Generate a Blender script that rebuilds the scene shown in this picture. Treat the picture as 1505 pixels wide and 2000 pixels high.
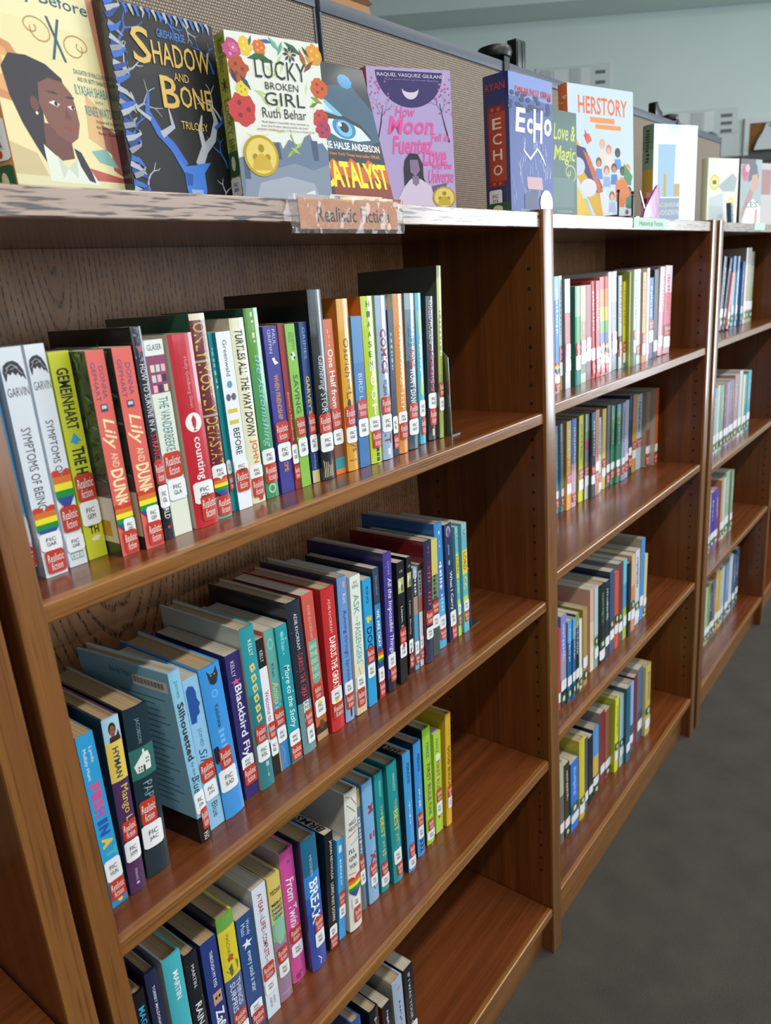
import bpy, bmesh, math, random
from mathutils import Vector, Matrix

for o in list(bpy.data.objects):
    bpy.data.objects.remove(o, do_unlink=True)
SC = bpy.context.scene
COL = SC.collection
random.seed(7)

# ------------------------------------------------------------------ camera, world, lights, exposure
CAM = Vector((-1.1741, -0.5848, 1.4168))
YAW, PITCH, ROLL, FPX = 0.8863, -0.2916, -0.0803, 1463.44
_F = Vector((math.sin(YAW) * math.cos(PITCH), math.cos(YAW) * math.cos(PITCH), math.sin(PITCH)))
_R0 = Vector((math.cos(YAW), -math.sin(YAW), 0))
_U0 = _R0.cross(_F)
_R = math.cos(ROLL) * _R0 + math.sin(ROLL) * _U0
_U = -math.sin(ROLL) * _R0 + math.cos(ROLL) * _U0
cam_data = bpy.data.cameras.new('camera')
cam = bpy.data.objects.new('camera', cam_data)
COL.objects.link(cam)
m = Matrix((_R, _U, -_F)).transposed().to_4x4()
m.translation = CAM
cam.matrix_world = m
cam_data.sensor_fit = 'VERTICAL'
cam_data.sensor_height = 36.0
cam_data.lens = FPX * 36.0 / 2000.0
cam_data.clip_start = 0.02
cam_data.dof.use_dof = True
cam_data.dof.focus_distance = 1.0
cam_data.dof.aperture_fstop = 7.0
SC.camera = cam

world = bpy.data.worlds.new('world')
SC.world = world
world.use_nodes = True
bgn = world.node_tree.nodes['Background']
bgn.inputs[0].default_value = (0.62, 0.76, 0.95, 1)
bgn.inputs[1].default_value = 0.8

def area(name, loc, target, sx, sy, power, color, spread=180):
    l = bpy.data.lights.new(name, 'AREA')
    l.shape = 'RECTANGLE'; l.size = sx; l.size_y = sy; l.energy = power; l.color = color
    l.spread = math.radians(spread)
    o = bpy.data.objects.new(name, l)
    COL.objects.link(o)
    o.location = loc
    o.rotation_euler = (Vector(target) - Vector(loc)).to_track_quat('-Z', 'Y').to_euler()
    return o

WIN_COL = (0.80, 0.90, 1.0)
area('daylight_window_end', (4.70, -2.55, 1.6), (0, -2.55, 1.6), 2.1, 2.1, 130, WIN_COL)
area('daylight_window_aisle', (2.6, -4.99, 1.9), (2.6, 0, 1.6), 3.4, 1.5, 42, WIN_COL)
area('daylight_window_front', (-1.8, -4.99, 1.9), (-1.8, 0, 1.6), 3.4, 1.5, 40, WIN_COL)
LAMP_X = (-2.6, -1.0, 0.6, 2.2)
LAMP_Y = (-1.35, -3.6)
LAMP_Z = 3.12
LAMP_W = {0: 26, 1: 8}
LAMP_COL = (1.0, 0.95, 0.87)

SC.view_settings.view_transform = 'Standard'
SC.view_settings.look = 'None'
SC.view_settings.gamma = 1.0
SC.view_settings.use_curve_mapping = False
SC.view_settings.exposure = 0.0
SC.cycles.use_denoising = True
SC.cycles.max_bounces = 8

# ------------------------------------------------------------------ materials
def lin(h):
    v = [int(h[i:i + 2], 16) / 255.0 for i in (0, 2, 4)]
    return tuple((c / 12.92 if c <= 0.04045 else ((c + 0.055) / 1.055) ** 2.4) for c in v) + (1.0,)

_M = {}
def nodes_of(name):
    mt = bpy.data.materials.new(name)
    mt.use_nodes = True
    nt = mt.node_tree
    return mt, nt, nt.nodes['Principled BSDF']

def M(h, rough=0.38, coat=0.0, metal=0.0, film=False):
    """plain printed paper / plastic / metal of one colour; film adds the wavy clear plastic of a library jacket"""
    key = (h, rough, coat, metal, film)
    if key in _M:
        return _M[key]
    mt, nt, b = nodes_of('print_' + h)
    b.inputs['Base Color'].default_value = lin(h)
    b.inputs['Roughness'].default_value = rough
    b.inputs['Metallic'].default_value = metal
    b.inputs['Coat Weight'].default_value = coat
    b.inputs['Coat Roughness'].default_value = 0.08
    tc = nt.nodes.new('ShaderNodeTexCoord')
    nz = nt.nodes.new('ShaderNodeTexNoise')
    nz.inputs['Scale'].default_value = 26.0 if film else 60.0
    nz.inputs['Detail'].default_value = 2.0
    nt.links.new(tc.outputs['Object'], nz.inputs['Vector'])
    bp = nt.nodes.new('ShaderNodeBump')
    bp.inputs['Strength'].default_value = 0.16 if film else 0.06
    bp.inputs['Distance'].default_value = 0.002
    nt.links.new(nz.outputs['Fac'], bp.inputs['Height'])
    nt.links.new(bp.outputs['Normal'], b.inputs['Normal'])
    if film:
        nt.links.new(bp.outputs['Normal'], b.inputs['Coat Normal'])
    _M[key] = mt
    return mt

def wood(name, axis, dark, light, pore, rough=0.26, pores=1.0, scale=1.0, coat=0.35, pf=(9.0, 330.0), pt=(.54, .66)):
    """varnished oak, grain running along the given axis (object space)"""
    mt, nt, b = nodes_of(name)
    N, L = nt.nodes.new, nt.links.new
    tc = N('ShaderNodeTexCoord')
    mp = N('ShaderNodeMapping')
    along, across = 0.55 * scale, 26.0 * scale
    mp.inputs['Scale'].default_value = tuple(along if i == axis else across for i in range(3))
    L(tc.outputs['Object'], mp.inputs['Vector'])
    n1 = N('ShaderNodeTexNoise'); n1.inputs['Scale'].default_value = 2.2; n1.inputs['Detail'].default_value = 5
    n1.inputs['Distortion'].default_value = 0.7
    L(mp.outputs[0], n1.inputs['Vector'])
    r1 = N('ShaderNodeValToRGB')
    r1.color_ramp.elements[0].position = 0.32; r1.color_ramp.elements[0].color = lin(dark)
    r1.color_ramp.elements[1].position = 0.70; r1.color_ramp.elements[1].color = lin(light)
    L(n1.outputs['Fac'], r1.inputs['Fac'])
    mp2 = N('ShaderNodeMapping')
    mp2.inputs['Scale'].default_value = tuple((pf[0] if i == axis else pf[1]) for i in range(3))
    L(tc.outputs['Object'], mp2.inputs['Vector'])
    n2 = N('ShaderNodeTexNoise'); n2.inputs['Scale'].default_value = 1.0; n2.inputs['Detail'].default_value = 2.5
    L(mp2.outputs[0], n2.inputs['Vector'])
    r2 = N('ShaderNodeValToRGB')
    r2.color_ramp.elements[0].position = pt[0]; r2.color_ramp.elements[0].color = (0, 0, 0, 1)
    r2.color_ramp.elements[1].position = pt[1]; r2.color_ramp.elements[1].color = (1, 1, 1, 1)
    L(n2.outputs['Fac'], r2.inputs['Fac'])
    sc = N('ShaderNodeMath'); sc.operation = 'MULTIPLY'; sc.inputs[1].default_value = 0.75 * pores
    L(r2.outputs['Color'], sc.inputs[0])
    mx = N('ShaderNodeMix'); mx.data_type = 'RGBA'
    L(sc.outputs[0], mx.inputs[0]); L(r1.outputs['Color'], mx.inputs[6]); mx.inputs[7].default_value = lin(pore)
    L(mx.outputs[2], b.inputs['Base Color'])
    b.inputs['Roughness'].default_value = rough
    b.inputs['Coat Weight'].default_value = coat
    b.inputs['Coat Roughness'].default_value = 0.16
    bp = N('ShaderNodeBump'); bp.inputs['Strength'].default_value = 0.25 * pores + 0.03; bp.inputs['Distance'].default_value = 0.0006
    bp.invert = True
    L(r2.outputs['Color'], bp.inputs['Height']); L(bp.outputs['Normal'], b.inputs['Normal'])
    return mt

def wood_arch(name, dark, light, pore):
    """back panel veneer: plain-sawn oak with pointed cathedral arches, pores stretched along the height"""
    mt, nt, b = nodes_of(name)
    N, L = nt.nodes.new, nt.links.new
    tc = N('ShaderNodeTexCoord')
    mp = N('ShaderNodeMapping'); mp.inputs['Scale'].default_value = (13.0, 1.0, 2.6); mp.inputs['Location'].default_value = (-3.2, 0, -3.9)
    L(tc.outputs['Object'], mp.inputs['Vector'])
    wv = N('ShaderNodeTexWave'); wv.wave_type = 'RINGS'; wv.rings_direction = 'Y'; wv.inputs['Scale'].default_value = 3.4
    wv.inputs['Distortion'].default_value = 2.2; wv.inputs['Detail'].default_value = 2; wv.inputs['Detail Scale'].default_value = 1.2
    L(mp.outputs[0], wv.inputs['Vector'])
    mp2 = N('ShaderNodeMapping'); mp2.inputs['Scale'].default_value = (900, 1, 160)
    L(tc.outputs['Object'], mp2.inputs['Vector'])
    n2 = N('ShaderNodeTexNoise'); n2.inputs['Scale'].default_value = 1.0; n2.inputs['Detail'].default_value = 1.5
    L(mp2.outputs[0], n2.inputs['Vector'])
    rw = N('ShaderNodeValToRGB'); rw.color_ramp.elements[0].position = 0.0; rw.color_ramp.elements[0].color = (1, 1, 1, 1)
    rw.color_ramp.elements[1].position = 0.32; rw.color_ramp.elements[1].color = (0, 0, 0, 1)
    L(wv.outputs['Fac'], rw.inputs['Fac'])
    rp = N('ShaderNodeValToRGB'); rp.color_ramp.elements[0].position = 0.42; rp.color_ramp.elements[1].position = 0.56
    L(n2.outputs['Fac'], rp.inputs['Fac'])
    mu = N('ShaderNodeMath'); mu.operation = 'MULTIPLY'
    L(rw.outputs['Color'], mu.inputs[0]); L(rp.outputs['Color'], mu.inputs[1])
    n3 = N('ShaderNodeTexNoise'); n3.inputs['Scale'].default_value = 4.0; n3.inputs['Detail'].default_value = 4
    L(mp.outputs[0], n3.inputs['Vector'])
    r1 = N('ShaderNodeValToRGB'); r1.color_ramp.elements[0].position = .3; r1.color_ramp.elements[0].color = lin(dark)
    r1.color_ramp.elements[1].position = .7; r1.color_ramp.elements[1].color = lin(light)
    L(n3.outputs['Fac'], r1.inputs['Fac'])
    mx = N('ShaderNodeMix'); mx.data_type = 'RGBA'
    L(mu.outputs[0], mx.inputs[0]); L(r1.outputs['Color'], mx.inputs[6]); mx.inputs[7].default_value = lin(pore)
    L(mx.outputs[2], b.inputs['Base Color'])
    b.inputs['Roughness'].default_value = 0.42
    bp = N('ShaderNodeBump'); bp.inputs['Strength'].default_value = 0.15; bp.inputs['Distance'].default_value = 0.0006; bp.invert = True
    L(mu.outputs[0], bp.inputs['Height']); L(bp.outputs['Normal'], b.inputs['Normal'])
    return mt

def carpet_mat():
    mt, nt, b = nodes_of('carpet_loop')
    N, L = nt.nodes.new, nt.links.new
    tc = N('ShaderNodeTexCoord')
    n1 = N('ShaderNodeTexNoise'); n1.inputs['Scale'].default_value = 9; n1.inputs['Detail'].default_value = 6
    n2 = N('ShaderNodeTexNoise'); n2.inputs['Scale'].default_value = 420; n2.inputs['Detail'].default_value = 2
    L(tc.outputs['Object'], n1.inputs['Vector']); L(tc.outputs['Object'], n2.inputs['Vector'])
    mx = N('ShaderNodeMath'); mx.operation = 'MULTIPLY_ADD'; mx.inputs[1].default_value = 0.5
    L(n1.outputs['Fac'], mx.inputs[0])
    ml = N('ShaderNodeMath'); ml.operation = 'MULTIPLY'; ml.inputs[1].default_value = 0.5
    L(n2.outputs['Fac'], ml.inputs[0]); L(ml.outputs[0], mx.inputs[2])
    r = N('ShaderNodeValToRGB')
    r.color_ramp.elements[0].position = .34; r.color_ramp.elements[0].color = lin('38342f')
    r.color_ramp.elements[1].position = .66; r.color_ramp.elements[1].color = lin('4a463f')
    L(mx.outputs[0], r.inputs['Fac']); L(r.outputs['Color'], b.inputs['Base Color'])
    b.inputs['Roughness'].default_value = 0.95
    bp = N('ShaderNodeBump'); bp.inputs['Strength'].default_value = .6; bp.inputs['Distance'].default_value = .004
    L(n2.outputs['Fac'], bp.inputs['Height']); L(bp.outputs['Normal'], b.inputs['Normal'])
    return mt

def paint_mat(name, h, var=0.04):
    mt, nt, b = nodes_of(name)
    N, L = nt.nodes.new, nt.links.new
    tc = N('ShaderNodeTexCoord'); n1 = N('ShaderNodeTexNoise'); n1.inputs['Scale'].default_value = 3; n1.inputs['Detail'].default_value = 4
    L(tc.outputs['Object'], n1.inputs['Vector'])
    r = N('ShaderNodeValToRGB'); c = lin(h)
    r.color_ramp.elements[0].color = tuple(v * (1 - var) for v in c[:3]) + (1,)
    r.color_ramp.elements[1].color = tuple(min(1, v * (1 + var)) for v in c[:3]) + (1,)
    L(n1.outputs['Fac'], r.inputs['Fac']); L(r.outputs['Color'], b.inputs['Base Color'])
    b.inputs['Roughness'].default_value = 0.6
    n2 = N('ShaderNodeTexNoise'); n2.inputs['Scale'].default_value = 160
    L(tc.outputs['Object'], n2.inputs['Vector'])
    bp = N('ShaderNodeBump'); bp.inputs['Strength'].default_value = .1; bp.inputs['Distance'].default_value = .002
    L(n2.outputs['Fac'], bp.inputs['Height']); L(bp.outputs['Normal'], b.inputs['Normal'])
    return mt

def fabric_mat():
    """nubby panel cloth: ribs along x with offset dark dimples"""
    mt, nt, b = nodes_of('panel_cloth')
    N, L = nt.nodes.new, nt.links.new
    tc = N('ShaderNodeTexCoord')
    mp = N('ShaderNodeMapping'); mp.inputs['Rotation'].default_value = (math.radians(90), 0, 0)
    L(tc.outputs['Object'], mp.inputs['Vector'])
    br = N('ShaderNodeTexBrick')
    br.inputs['Scale'].default_value = 1.0
    br.inputs['Brick Width'].default_value = 0.0048; br.inputs['Row Height'].default_value = 0.0042
    br.inputs['Mortar Size'].default_value = 0.0010; br.inputs['Mortar Smooth'].default_value = 0.8
    br.inputs['Color1'].default_value = lin('b3a595'); br.inputs['Color2'].default_value = lin('a69786')
    br.inputs['Mortar'].default_value = lin('6f6356')
    L(mp.outputs[0], br.inputs['Vector'])
    L(br.outputs['Color'], b.inputs['Base Color'])
    b.inputs['Roughness'].default_value = .9
    bp = N('ShaderNodeBump'); bp.inputs['Strength'].default_value = .8; bp.inputs['Distance'].default_value = .0015; bp.invert = True
    L(br.outputs['Fac'], bp.inputs['Height']); L(bp.outputs['Normal'], b.inputs['Normal'])
    return mt

def page_mat(name, h, d):
    mt, nt, b = nodes_of(name)
    N, L = nt.nodes.new, nt.links.new
    tc = N('ShaderNodeTexCoord'); mp = N('ShaderNodeMapping'); mp.inputs['Scale'].default_value = (3, 1500, 3)
    L(tc.outputs['Object'], mp.inputs['Vector'])
    n1 = N('ShaderNodeTexNoise'); n1.inputs['Scale'].default_value = 1; n1.inputs['Detail'].default_value = 2
    L(mp.outputs[0], n1.inputs['Vector'])
    r = N('ShaderNodeValToRGB'); r.color_ramp.elements[0].color = lin(d); r.color_ramp.elements[0].position = .3
    r.color_ramp.elements[1].color = lin(h); r.color_ramp.elements[1].position = .62
    L(n1.outputs['Fac'], r.inputs['Fac']); L(r.outputs['Color'], b.inputs['Base Color'])
    b.inputs['Roughness'].default_value = .85
    return mt

def clear_mat(name, h, alpha_tr=0.8, rough=0.05):
    mt, nt, b = nodes_of(name)
    b.inputs['Base Color'].default_value = lin(h)
    b.inputs['Roughness'].default_value = rough
    b.inputs['Transmission Weight'].default_value = alpha_tr
    b.inputs['IOR'].default_value = 1.3
    tc = nt.nodes.new('ShaderNodeTexCoord'); nz = nt.nodes.new('ShaderNodeTexNoise'); nz.inputs['Scale'].default_value = 40
    nt.links.new(tc.outputs['Object'], nz.inputs['Vector'])
    bp = nt.nodes.new('ShaderNodeBump'); bp.inputs['Strength'].default_value = .5; bp.inputs['Distance'].default_value = .004
    nt.links.new(nz.outputs['Fac'], bp.inputs['Height']); nt.links.new(bp.outputs['Normal'], b.inputs['Normal'])
    return mt

W_SHELF = wood('oak_shelf', 0, '5e3117', '784222', '30190b', rough=.24, pores=.4)
W_EDGE = wood('oak_edge', 0, '7c4e25', '986632', '40240f', rough=.30, pores=.6)
W_TOP_GLARE = wood('oak_top_glare', 0, 'a08674', 'b49a86', '35231a', rough=.28, pores=1.3, coat=.7, pf=(22.0, 330.0), pt=(.53, .60))  # paler than the shelf edges: window glare put into the colour
W_UP = wood('oak_upright', 2, '5a2d11', '713e19', '30190b', rough=.30, pores=.4)
W_POST = wood('oak_post', 2, '744822', '8e5e2c', '3a200d', rough=.30, pores=.6, coat=.6)
W_BACK = wood_arch('oak_back', '93643f', 'ab7c54', '33200f')
CARPET = carpet_mat()
WALLP = paint_mat('wall_paint', 'dceae3')
AISLEP = paint_mat('fill_cut_paint', '69726d')  # unseen walls made dark to cut fill and reflections on the shelves
SOFP = paint_mat('soffit_paint', 'd2e0d8')
CEILP = paint_mat('ceiling_paint', 'd9dcd6')
CLOTH = fabric_mat()
TRIM = M('4a5361', .42)
PAGES = page_mat('pages_cream', 'b9a789', '9a886c')
PAGES_W = page_mat('pages_white', 'c4bcac', 'a39a8a')
PAGES_T = page_mat('pages_tan', 'b39a74', '917a58')
BLACKP = M('121214', .35)
STEEL = M('8d9094', .3, metal=.9)
HOLE = M('120904', .8)

# ------------------------------------------------------------------ object helpers
def link_obj(name, me, parent=None):
    o = bpy.data.objects.new(name, me)
    COL.objects.link(o)
    if parent is not None:
        o.parent = parent
    return o

def thing(name, label, cat, loc=(0, 0, 0), rot=(0, 0, 0), group=None):
    o = bpy.data.objects.new(name, None)
    COL.objects.link(o)
    o.empty_display_size = 0.05
    o.location = loc; o.rotation_euler = rot
    o['label'] = label; o['category'] = cat
    if group:
        o['group'] = group
    return o

def tag(o, label, cat, group=None):
    o['label'] = label; o['category'] = cat
    if group:
        o['group'] = group
    return o

class MB:
    """mesh builder: verts, faces with materials"""
    def __init__(s):
        s.v, s.f, s.mi, s.mats = [], [], [], []
    def slot(s, mt):
        if mt not in s.mats:
            s.mats.append(mt)
        return s.mats.index(mt)
    def face(s, pts, mt):
        b = len(s.v); s.v.extend(tuple(p) for p in pts)
        s.f.append(tuple(range(b, b + len(pts)))); s.mi.append(s.slot(mt))
    def faces(s, verts, faces, mt):
        b = len(s.v); s.v.extend(tuple(p) for p in verts); k = s.slot(mt)
        for f in faces:
            s.f.append(tuple(b + i for i in f)); s.mi.append(k)
    def box(s, x0, x1, y0, y1, z0, z1, mt):
        v = [(x0, y0, z0), (x1, y0, z0), (x1, y1, z0), (x0, y1, z0), (x0, y0, z1), (x1, y0, z1), (x1, y1, z1), (x0, y1, z1)]
        s.faces(v, [(0, 3, 2, 1), (4, 5, 6, 7), (0, 1, 5, 4), (1, 2, 6, 5), (2, 3, 7, 6), (3, 0, 4, 7)], mt)
    def prism(s, prof, axis, a, b, mt):
        """closed profile (ccw seen from +axis) extruded along axis from a to b; profile coords are the other two axes in order"""
        n = len(prof)
        def P(t, p):
            return {0: (t, p[0], p[1]), 1: (p[0], t, p[1]), 2: (p[0], p[1], t)}[axis]
        v = [P(a, p) for p in prof] + [P(b, p) for p in prof]
        fs = [(i, (i + 1) % n, n + (i + 1) % n, n + i) for i in range(n)] + [tuple(range(n - 1, -1, -1)), tuple(range(n, 2 * n))]
        s.faces(v, fs, mt)
    def tube(s, pts, r, mt, n=8):
        pts = [Vector(p) for p in pts]
        rings = []
        for i, p in enumerate(pts):
            d = (pts[min(i + 1, len(pts) - 1)] - pts[max(i - 1, 0)]).normalized()
            a = d.cross(Vector((0.31, 0.17, 0.93))).normalized(); c = d.cross(a)
            rings.append([p + r * (math.cos(2 * math.pi * k / n) * a + math.sin(2 * math.pi * k / n) * c) for k in range(n)])
        v = [q for rg in rings for q in rg]; fs = []
        for i in range(len(pts) - 1):
            for k in range(n):
                fs.append((i * n + k, i * n + (k + 1) % n, (i + 1) * n + (k + 1) % n, (i + 1) * n + k))
        fs.append(tuple(range(n - 1, -1, -1))); fs.append(tuple((len(pts) - 1) * n + k for k in range(n)))
        s.faces(v, fs, mt)
    def lathe(s, prof, n, mt, center=(0, 0, 0)):
        v = []; fs = []
        for (r, z) in prof:
            for k in range(n):
                a = 2 * math.pi * k / n
                v.append((center[0] + r * math.cos(a), center[1] + r * math.sin(a), center[2] + z))
        for i in range(len(prof) - 1):
            for k in range(n):
                fs.append((i * n + k, i * n + (k + 1) % n, (i + 1) * n + (k + 1) % n, (i + 1) * n + k))
        fs.append(tuple(range(n - 1, -1, -1))); fs.append(tuple((len(prof) - 1) * n + k for k in range(n)))
        s.faces(v, fs, mt)
    def build(s, name, parent=None, smooth=0.0, bevel=0.0):
        me = bpy.data.meshes.new(name)
        me.from_pydata(s.v, [], s.f)
        for mt in s.mats:
            me.materials.append(mt)
        me.polygons.foreach_set('material_index', s.mi)
        if bevel or smooth:
            bm = bmesh.new(); bm.from_mesh(me)
            if bevel:
                bmesh.ops.bevel(bm, geom=bm.edges[:], offset=bevel, segments=2, profile=.6, affect='EDGES', clamp_overlap=True)
            bmesh.ops.recalc_face_normals(bm, faces=bm.faces[:])
            bm.to_mesh(me); bm.free()
            if smooth:
                me.polygons.foreach_set('use_smooth', [True] * len(me.polygons))
                me.set_sharp_from_angle(angle=smooth)
        me.update()
        return link_obj(name, me, parent)

# ------------------------------------------------------------------ text as mesh
_tc = bpy.data.curves.new('lettering', 'FONT')
_to = bpy.data.objects.new('lettering', _tc)
_T = {}
def text_geo(s, bold=0.0, shear=0.0, res=2):
    key = (s, bold, shear, res)
    if key not in _T:
        _tc.body = s; _tc.offset = bold; _tc.shear = shear; _tc.resolution_u = res
        _tc.align_x = 'CENTER' if '\n' in s else 'LEFT'
        _tc.space_line = 0.9
        me = bpy.data.meshes.new_from_object(_to)
        v = [tuple(q.co[:2]) for q in me.vertices]; f = [tuple(p.vertices) for p in me.polygons]
        bpy.data.meshes.remove(me)
        if v:
            x0 = min(q[0] for q in v); x1 = max(q[0] for q in v); y0 = min(q[1] for q in v); y1 = max(q[1] for q in v)
            v = [((q[0] - x0) / max(x1 - x0, 1e-6), (q[1] - y0) / max(y1 - y0, 1e-6)) for q in v]
        _T[key] = (v, f)
    return _T[key]

# ------------------------------------------------------------------ books
STICK_RED = M('c23a28', .35, coat=.5)
STICK_WHITE = M('eef1f2', .35, coat=.4)
INK = M('1a1a1c', .5)
WHITE = M('f3f3f0', .4)
RAINBOW = [M(c, .35, coat=.4) for c in ('cc3f2c', 'd9762e', 'f0e52a', '1f8f43', '2f4f9e', '5a3a86')]

class Face:
    """a rectangle of a book seen from outside: u to the right, t downwards"""
    def __init__(s, kind, W, T, H, bulge=0.0, n=6):
        s.k, s.W, s.T, s.H, s.b, s.n = kind, W, T, H, bulge, n
    def sag(s, u):
        if not s.b:
            return 0.0
        u = min(max(u, 0.0), 1.0)
        i = min(int(u * s.n), s.n - 1); q = u * s.n - i
        f = lambda k: s.b * (1 - (2 * k / s.n - 1) ** 2)
        return f(i) * (1 - q) + f(i + 1) * q
    def p(s, u, t, e):
        z = s.H * (1 - t)
        if s.k == 'spine':
            return (-s.sag(u) - e, s.T * (1 - u), z)
        if s.k == 'front':
            return (s.W * u, -e, z)
        return (s.W * (1 - u), s.T + e, z)

def clip_u(pts, a, keep_right):
    out = []
    for i in range(len(pts)):
        p, q = pts[i - 1], pts[i]
        ip = (p[0] >= a) == keep_right or p[0] == a; iq = (q[0] >= a) == keep_right or q[0] == a
        if ip != iq:
            k = (a - p[0]) / (q[0] - p[0]); out.append((a, p[1] + (q[1] - p[1]) * k))
        if iq:
            out.append(q)
    return out

def flat_poly(mb, fc, pts, e, mt):
    """polygon laid on a face; on a rounded spine it is cut along the facets so that it follows them"""
    if fc.k != 'spine' or not fc.b:
        mb.face([fc.p(u, t, e) for u, t in pts], mt)
        return
    lo, hi = min(q[0] for q in pts), max(q[0] for q in pts)
    for i in range(fc.n):
        a, b = i / fc.n, (i + 1) / fc.n
        if hi <= a + 1e-6 or lo >= b - 1e-6:
            continue
        c = clip_u(pts, a, True) if a > lo else pts
        c = clip_u(c, b, False) if (c and b < hi) else c
        if len(c) >= 3:
            mb.face([fc.p(u, t, e) for u, t in c], mt)

def scrib(t0, t1, u0, u1, c, seed=0):
    """marks of lettering too blurred to read"""
    r = random.Random(seed * 7 + int(t0 * 100)); out = []; t = t0
    while t < t1:
        d = r.uniform(.012, .03)
        out.append(('R', t, min(t + d, t1), u0 + r.uniform(0, .12), u1 - r.uniform(0, .12), c)); t += d + r.uniform(.006, .018)
    return out

def draw(mb, fc, els, e0=0.00012):
    e = e0
    curved = fc.k == 'spine' and fc.b > 0
    ink_ = (lambda c: M(c, .52, coat=.04)) if fc.k == 'front' else (lambda c: M(c, .38, coat=.3))
    for el in els:
        k = el[0]
        if k == 'R':
            _, t0, t1, u0, u1, c = el[:6]
            mt = ink_(c) if isinstance(c, str) else c
            flat_poly(mb, fc, [(u0, t1), (u1, t1), (u1, t0), (u0, t0)], e, mt)
        elif k == 'O':
            _, t0, t1, u0, u1, c = el[:6]
            mt = ink_(c) if isinstance(c, str) else c
            n = el[6] if len(el) > 6 else 20
            uc, tc_, ru, rt = (u0 + u1) / 2, (t0 + t1) / 2, (u1 - u0) / 2, (t1 - t0) / 2
            flat_poly(mb, fc, [(uc + ru * math.cos(2 * math.pi * i / n), tc_ - rt * math.sin(2 * math.pi * i / n)) for i in range(n)], e, mt)
        elif k == 'P':
            mt = ink_(el[2]) if isinstance(el[2], str) else el[2]
            pts = el[1]
            ar = sum(pts[i][0] * pts[(i + 1) % len(pts)][1] - pts[(i + 1) % len(pts)][0] * pts[i][1] for i in range(len(pts)))
            if ar > 0:
                pts = pts[::-1]
            flat_poly(mb, fc, pts, e, mt)
        elif k == 'L':      # polyline stroke: points, width (in u of the face width)
            _, pts, w, c = el
            mt = ink_(c)
            asp = (fc.W if fc.k != 'spine' else fc.T) / fc.H
            n = len(pts)
            lf, rt = [], []
            for i, (u, t) in enumerate(pts):
                a = pts[max(i - 1, 0)]; b = pts[min(i + 1, n - 1)]
                dx, dy = (b[0] - a[0]) * asp, (b[1] - a[1])
                d = math.hypot(dx, dy) or 1
                ww = w[i] if isinstance(w, (list, tuple)) else w
                nx, ny = -dy / d * ww / 2, dx / d * ww / 2
                lf.append((u + nx, t + ny * asp)); rt.append((u - nx, t - ny * asp))
            for i in range(n - 1):
                q = [rt[i], rt[i + 1], lf[i + 1], lf[i]]
                ar = sum(q[j][0] * q[(j + 1) % 4][1] - q[(j + 1) % 4][0] * q[j][1] for j in range(4))
                if ar > 0:
                    q = q[::-1]
                flat_poly(mb, fc, q, e, mt)
        elif k in 'VH':
            _, s, t0, t1, u0, u1, c = el[:7]
            if s == '~':      # lettering too blurred to read
                draw(mb, fc, scrib(t0, t1, u0, u1, c, int(t1 * 50)), e)
                continue
            bold = el[7] if len(el) > 7 else 0.0
            shear = el[8] if len(el) > 8 else 0.0
            v, f = text_geo(s, bold, shear)
            mt = ink_(c) if isinstance(c, str) else c
            ee = e + (0.0003 if curved else 0)
            if k == 'V':
                vs = [fc.p(u0 + q[1] * (u1 - u0), t0 + q[0] * (t1 - t0), ee) for q in v]
            else:
                vs = [fc.p(u0 + q[0] * (u1 - u0), t1 - q[1] * (t1 - t0), ee) for q in v]
            mb.faces(vs, f, mt)
        e += 0.000006

def heart(mb, fc, t0, t1, u0, u1, e):
    n = 30
    def half(s):
        if s < 0.22:
            q = s / 0.22
            r = math.sqrt(max(0, 1 - (1 - q) ** 2))
            return [(-0.5 - 0.5 * r, -0.5 + 0.5 * r), (0.5 - 0.5 * r, 0.5 + 0.5 * r)]
        w = 1.0 if s < 0.35 else max(0.0, 1 - ((s - 0.35) / 0.65) ** 1.7)
        return [(-w, w)]
    cols = RAINBOW
    for i in range(n):
        a, b = i / n, (i + 1) / n
        A, B = half(a), half(b)
        if len(A) != len(B):
            A = [(-1, 0), (0, 1)] if len(B) == 2 else [(-1, 1)]
        mt = cols[min(5, int((a + .5 / n) * 6))]
        for (l0, r0), (l1, r1) in zip(A, B):
            m_ = 4
            for j in range(m_):
                U = lambda l, r, q: min(max(u0 + (u1 - u0) * (0.5 + 0.68 * (l + (r - l) * q)), u0), u1)
                q0, q1 = j / m_, (j + 1) / m_
                mb.face([fc.p(U(l1, r1, q0), t0 + (t1 - t0) * b, e), fc.p(U(l1, r1, q1), t0 + (t1 - t0) * b, e),
                         fc.p(U(l0, r0, q1), t0 + (t1 - t0) * a, e), fc.p(U(l0, r0, q0), t0 + (t1 - t0) * a, e)], mt)

def rounded_label(mb, fc, t0, t1, u0, u1, mt, e):
    wu = (fc.T if fc.k == 'spine' else fc.W)
    r = min(0.0022, (t1 - t0) * fc.H * .25); ru = r / wu * .8; rt = r / fc.H
    n = 8
    for i in range(n):
        a = u0 + (u1 - u0) * i / n; b = u0 + (u1 - u0) * (i + 1) / n
        def inset(u):
            d = min(u - u0, u1 - u) / max(ru, 1e-6)
            return 0 if d >= 1 else rt * (1 - math.sqrt(max(0, 1 - (1 - d) ** 2)))
        mb.face([fc.p(a, t1 - inset(a), e), fc.p(b, t1 - inset(b), e), fc.p(b, t0 + inset(b), e), fc.p(a, t0 + inset(a), e)], mt)

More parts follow.
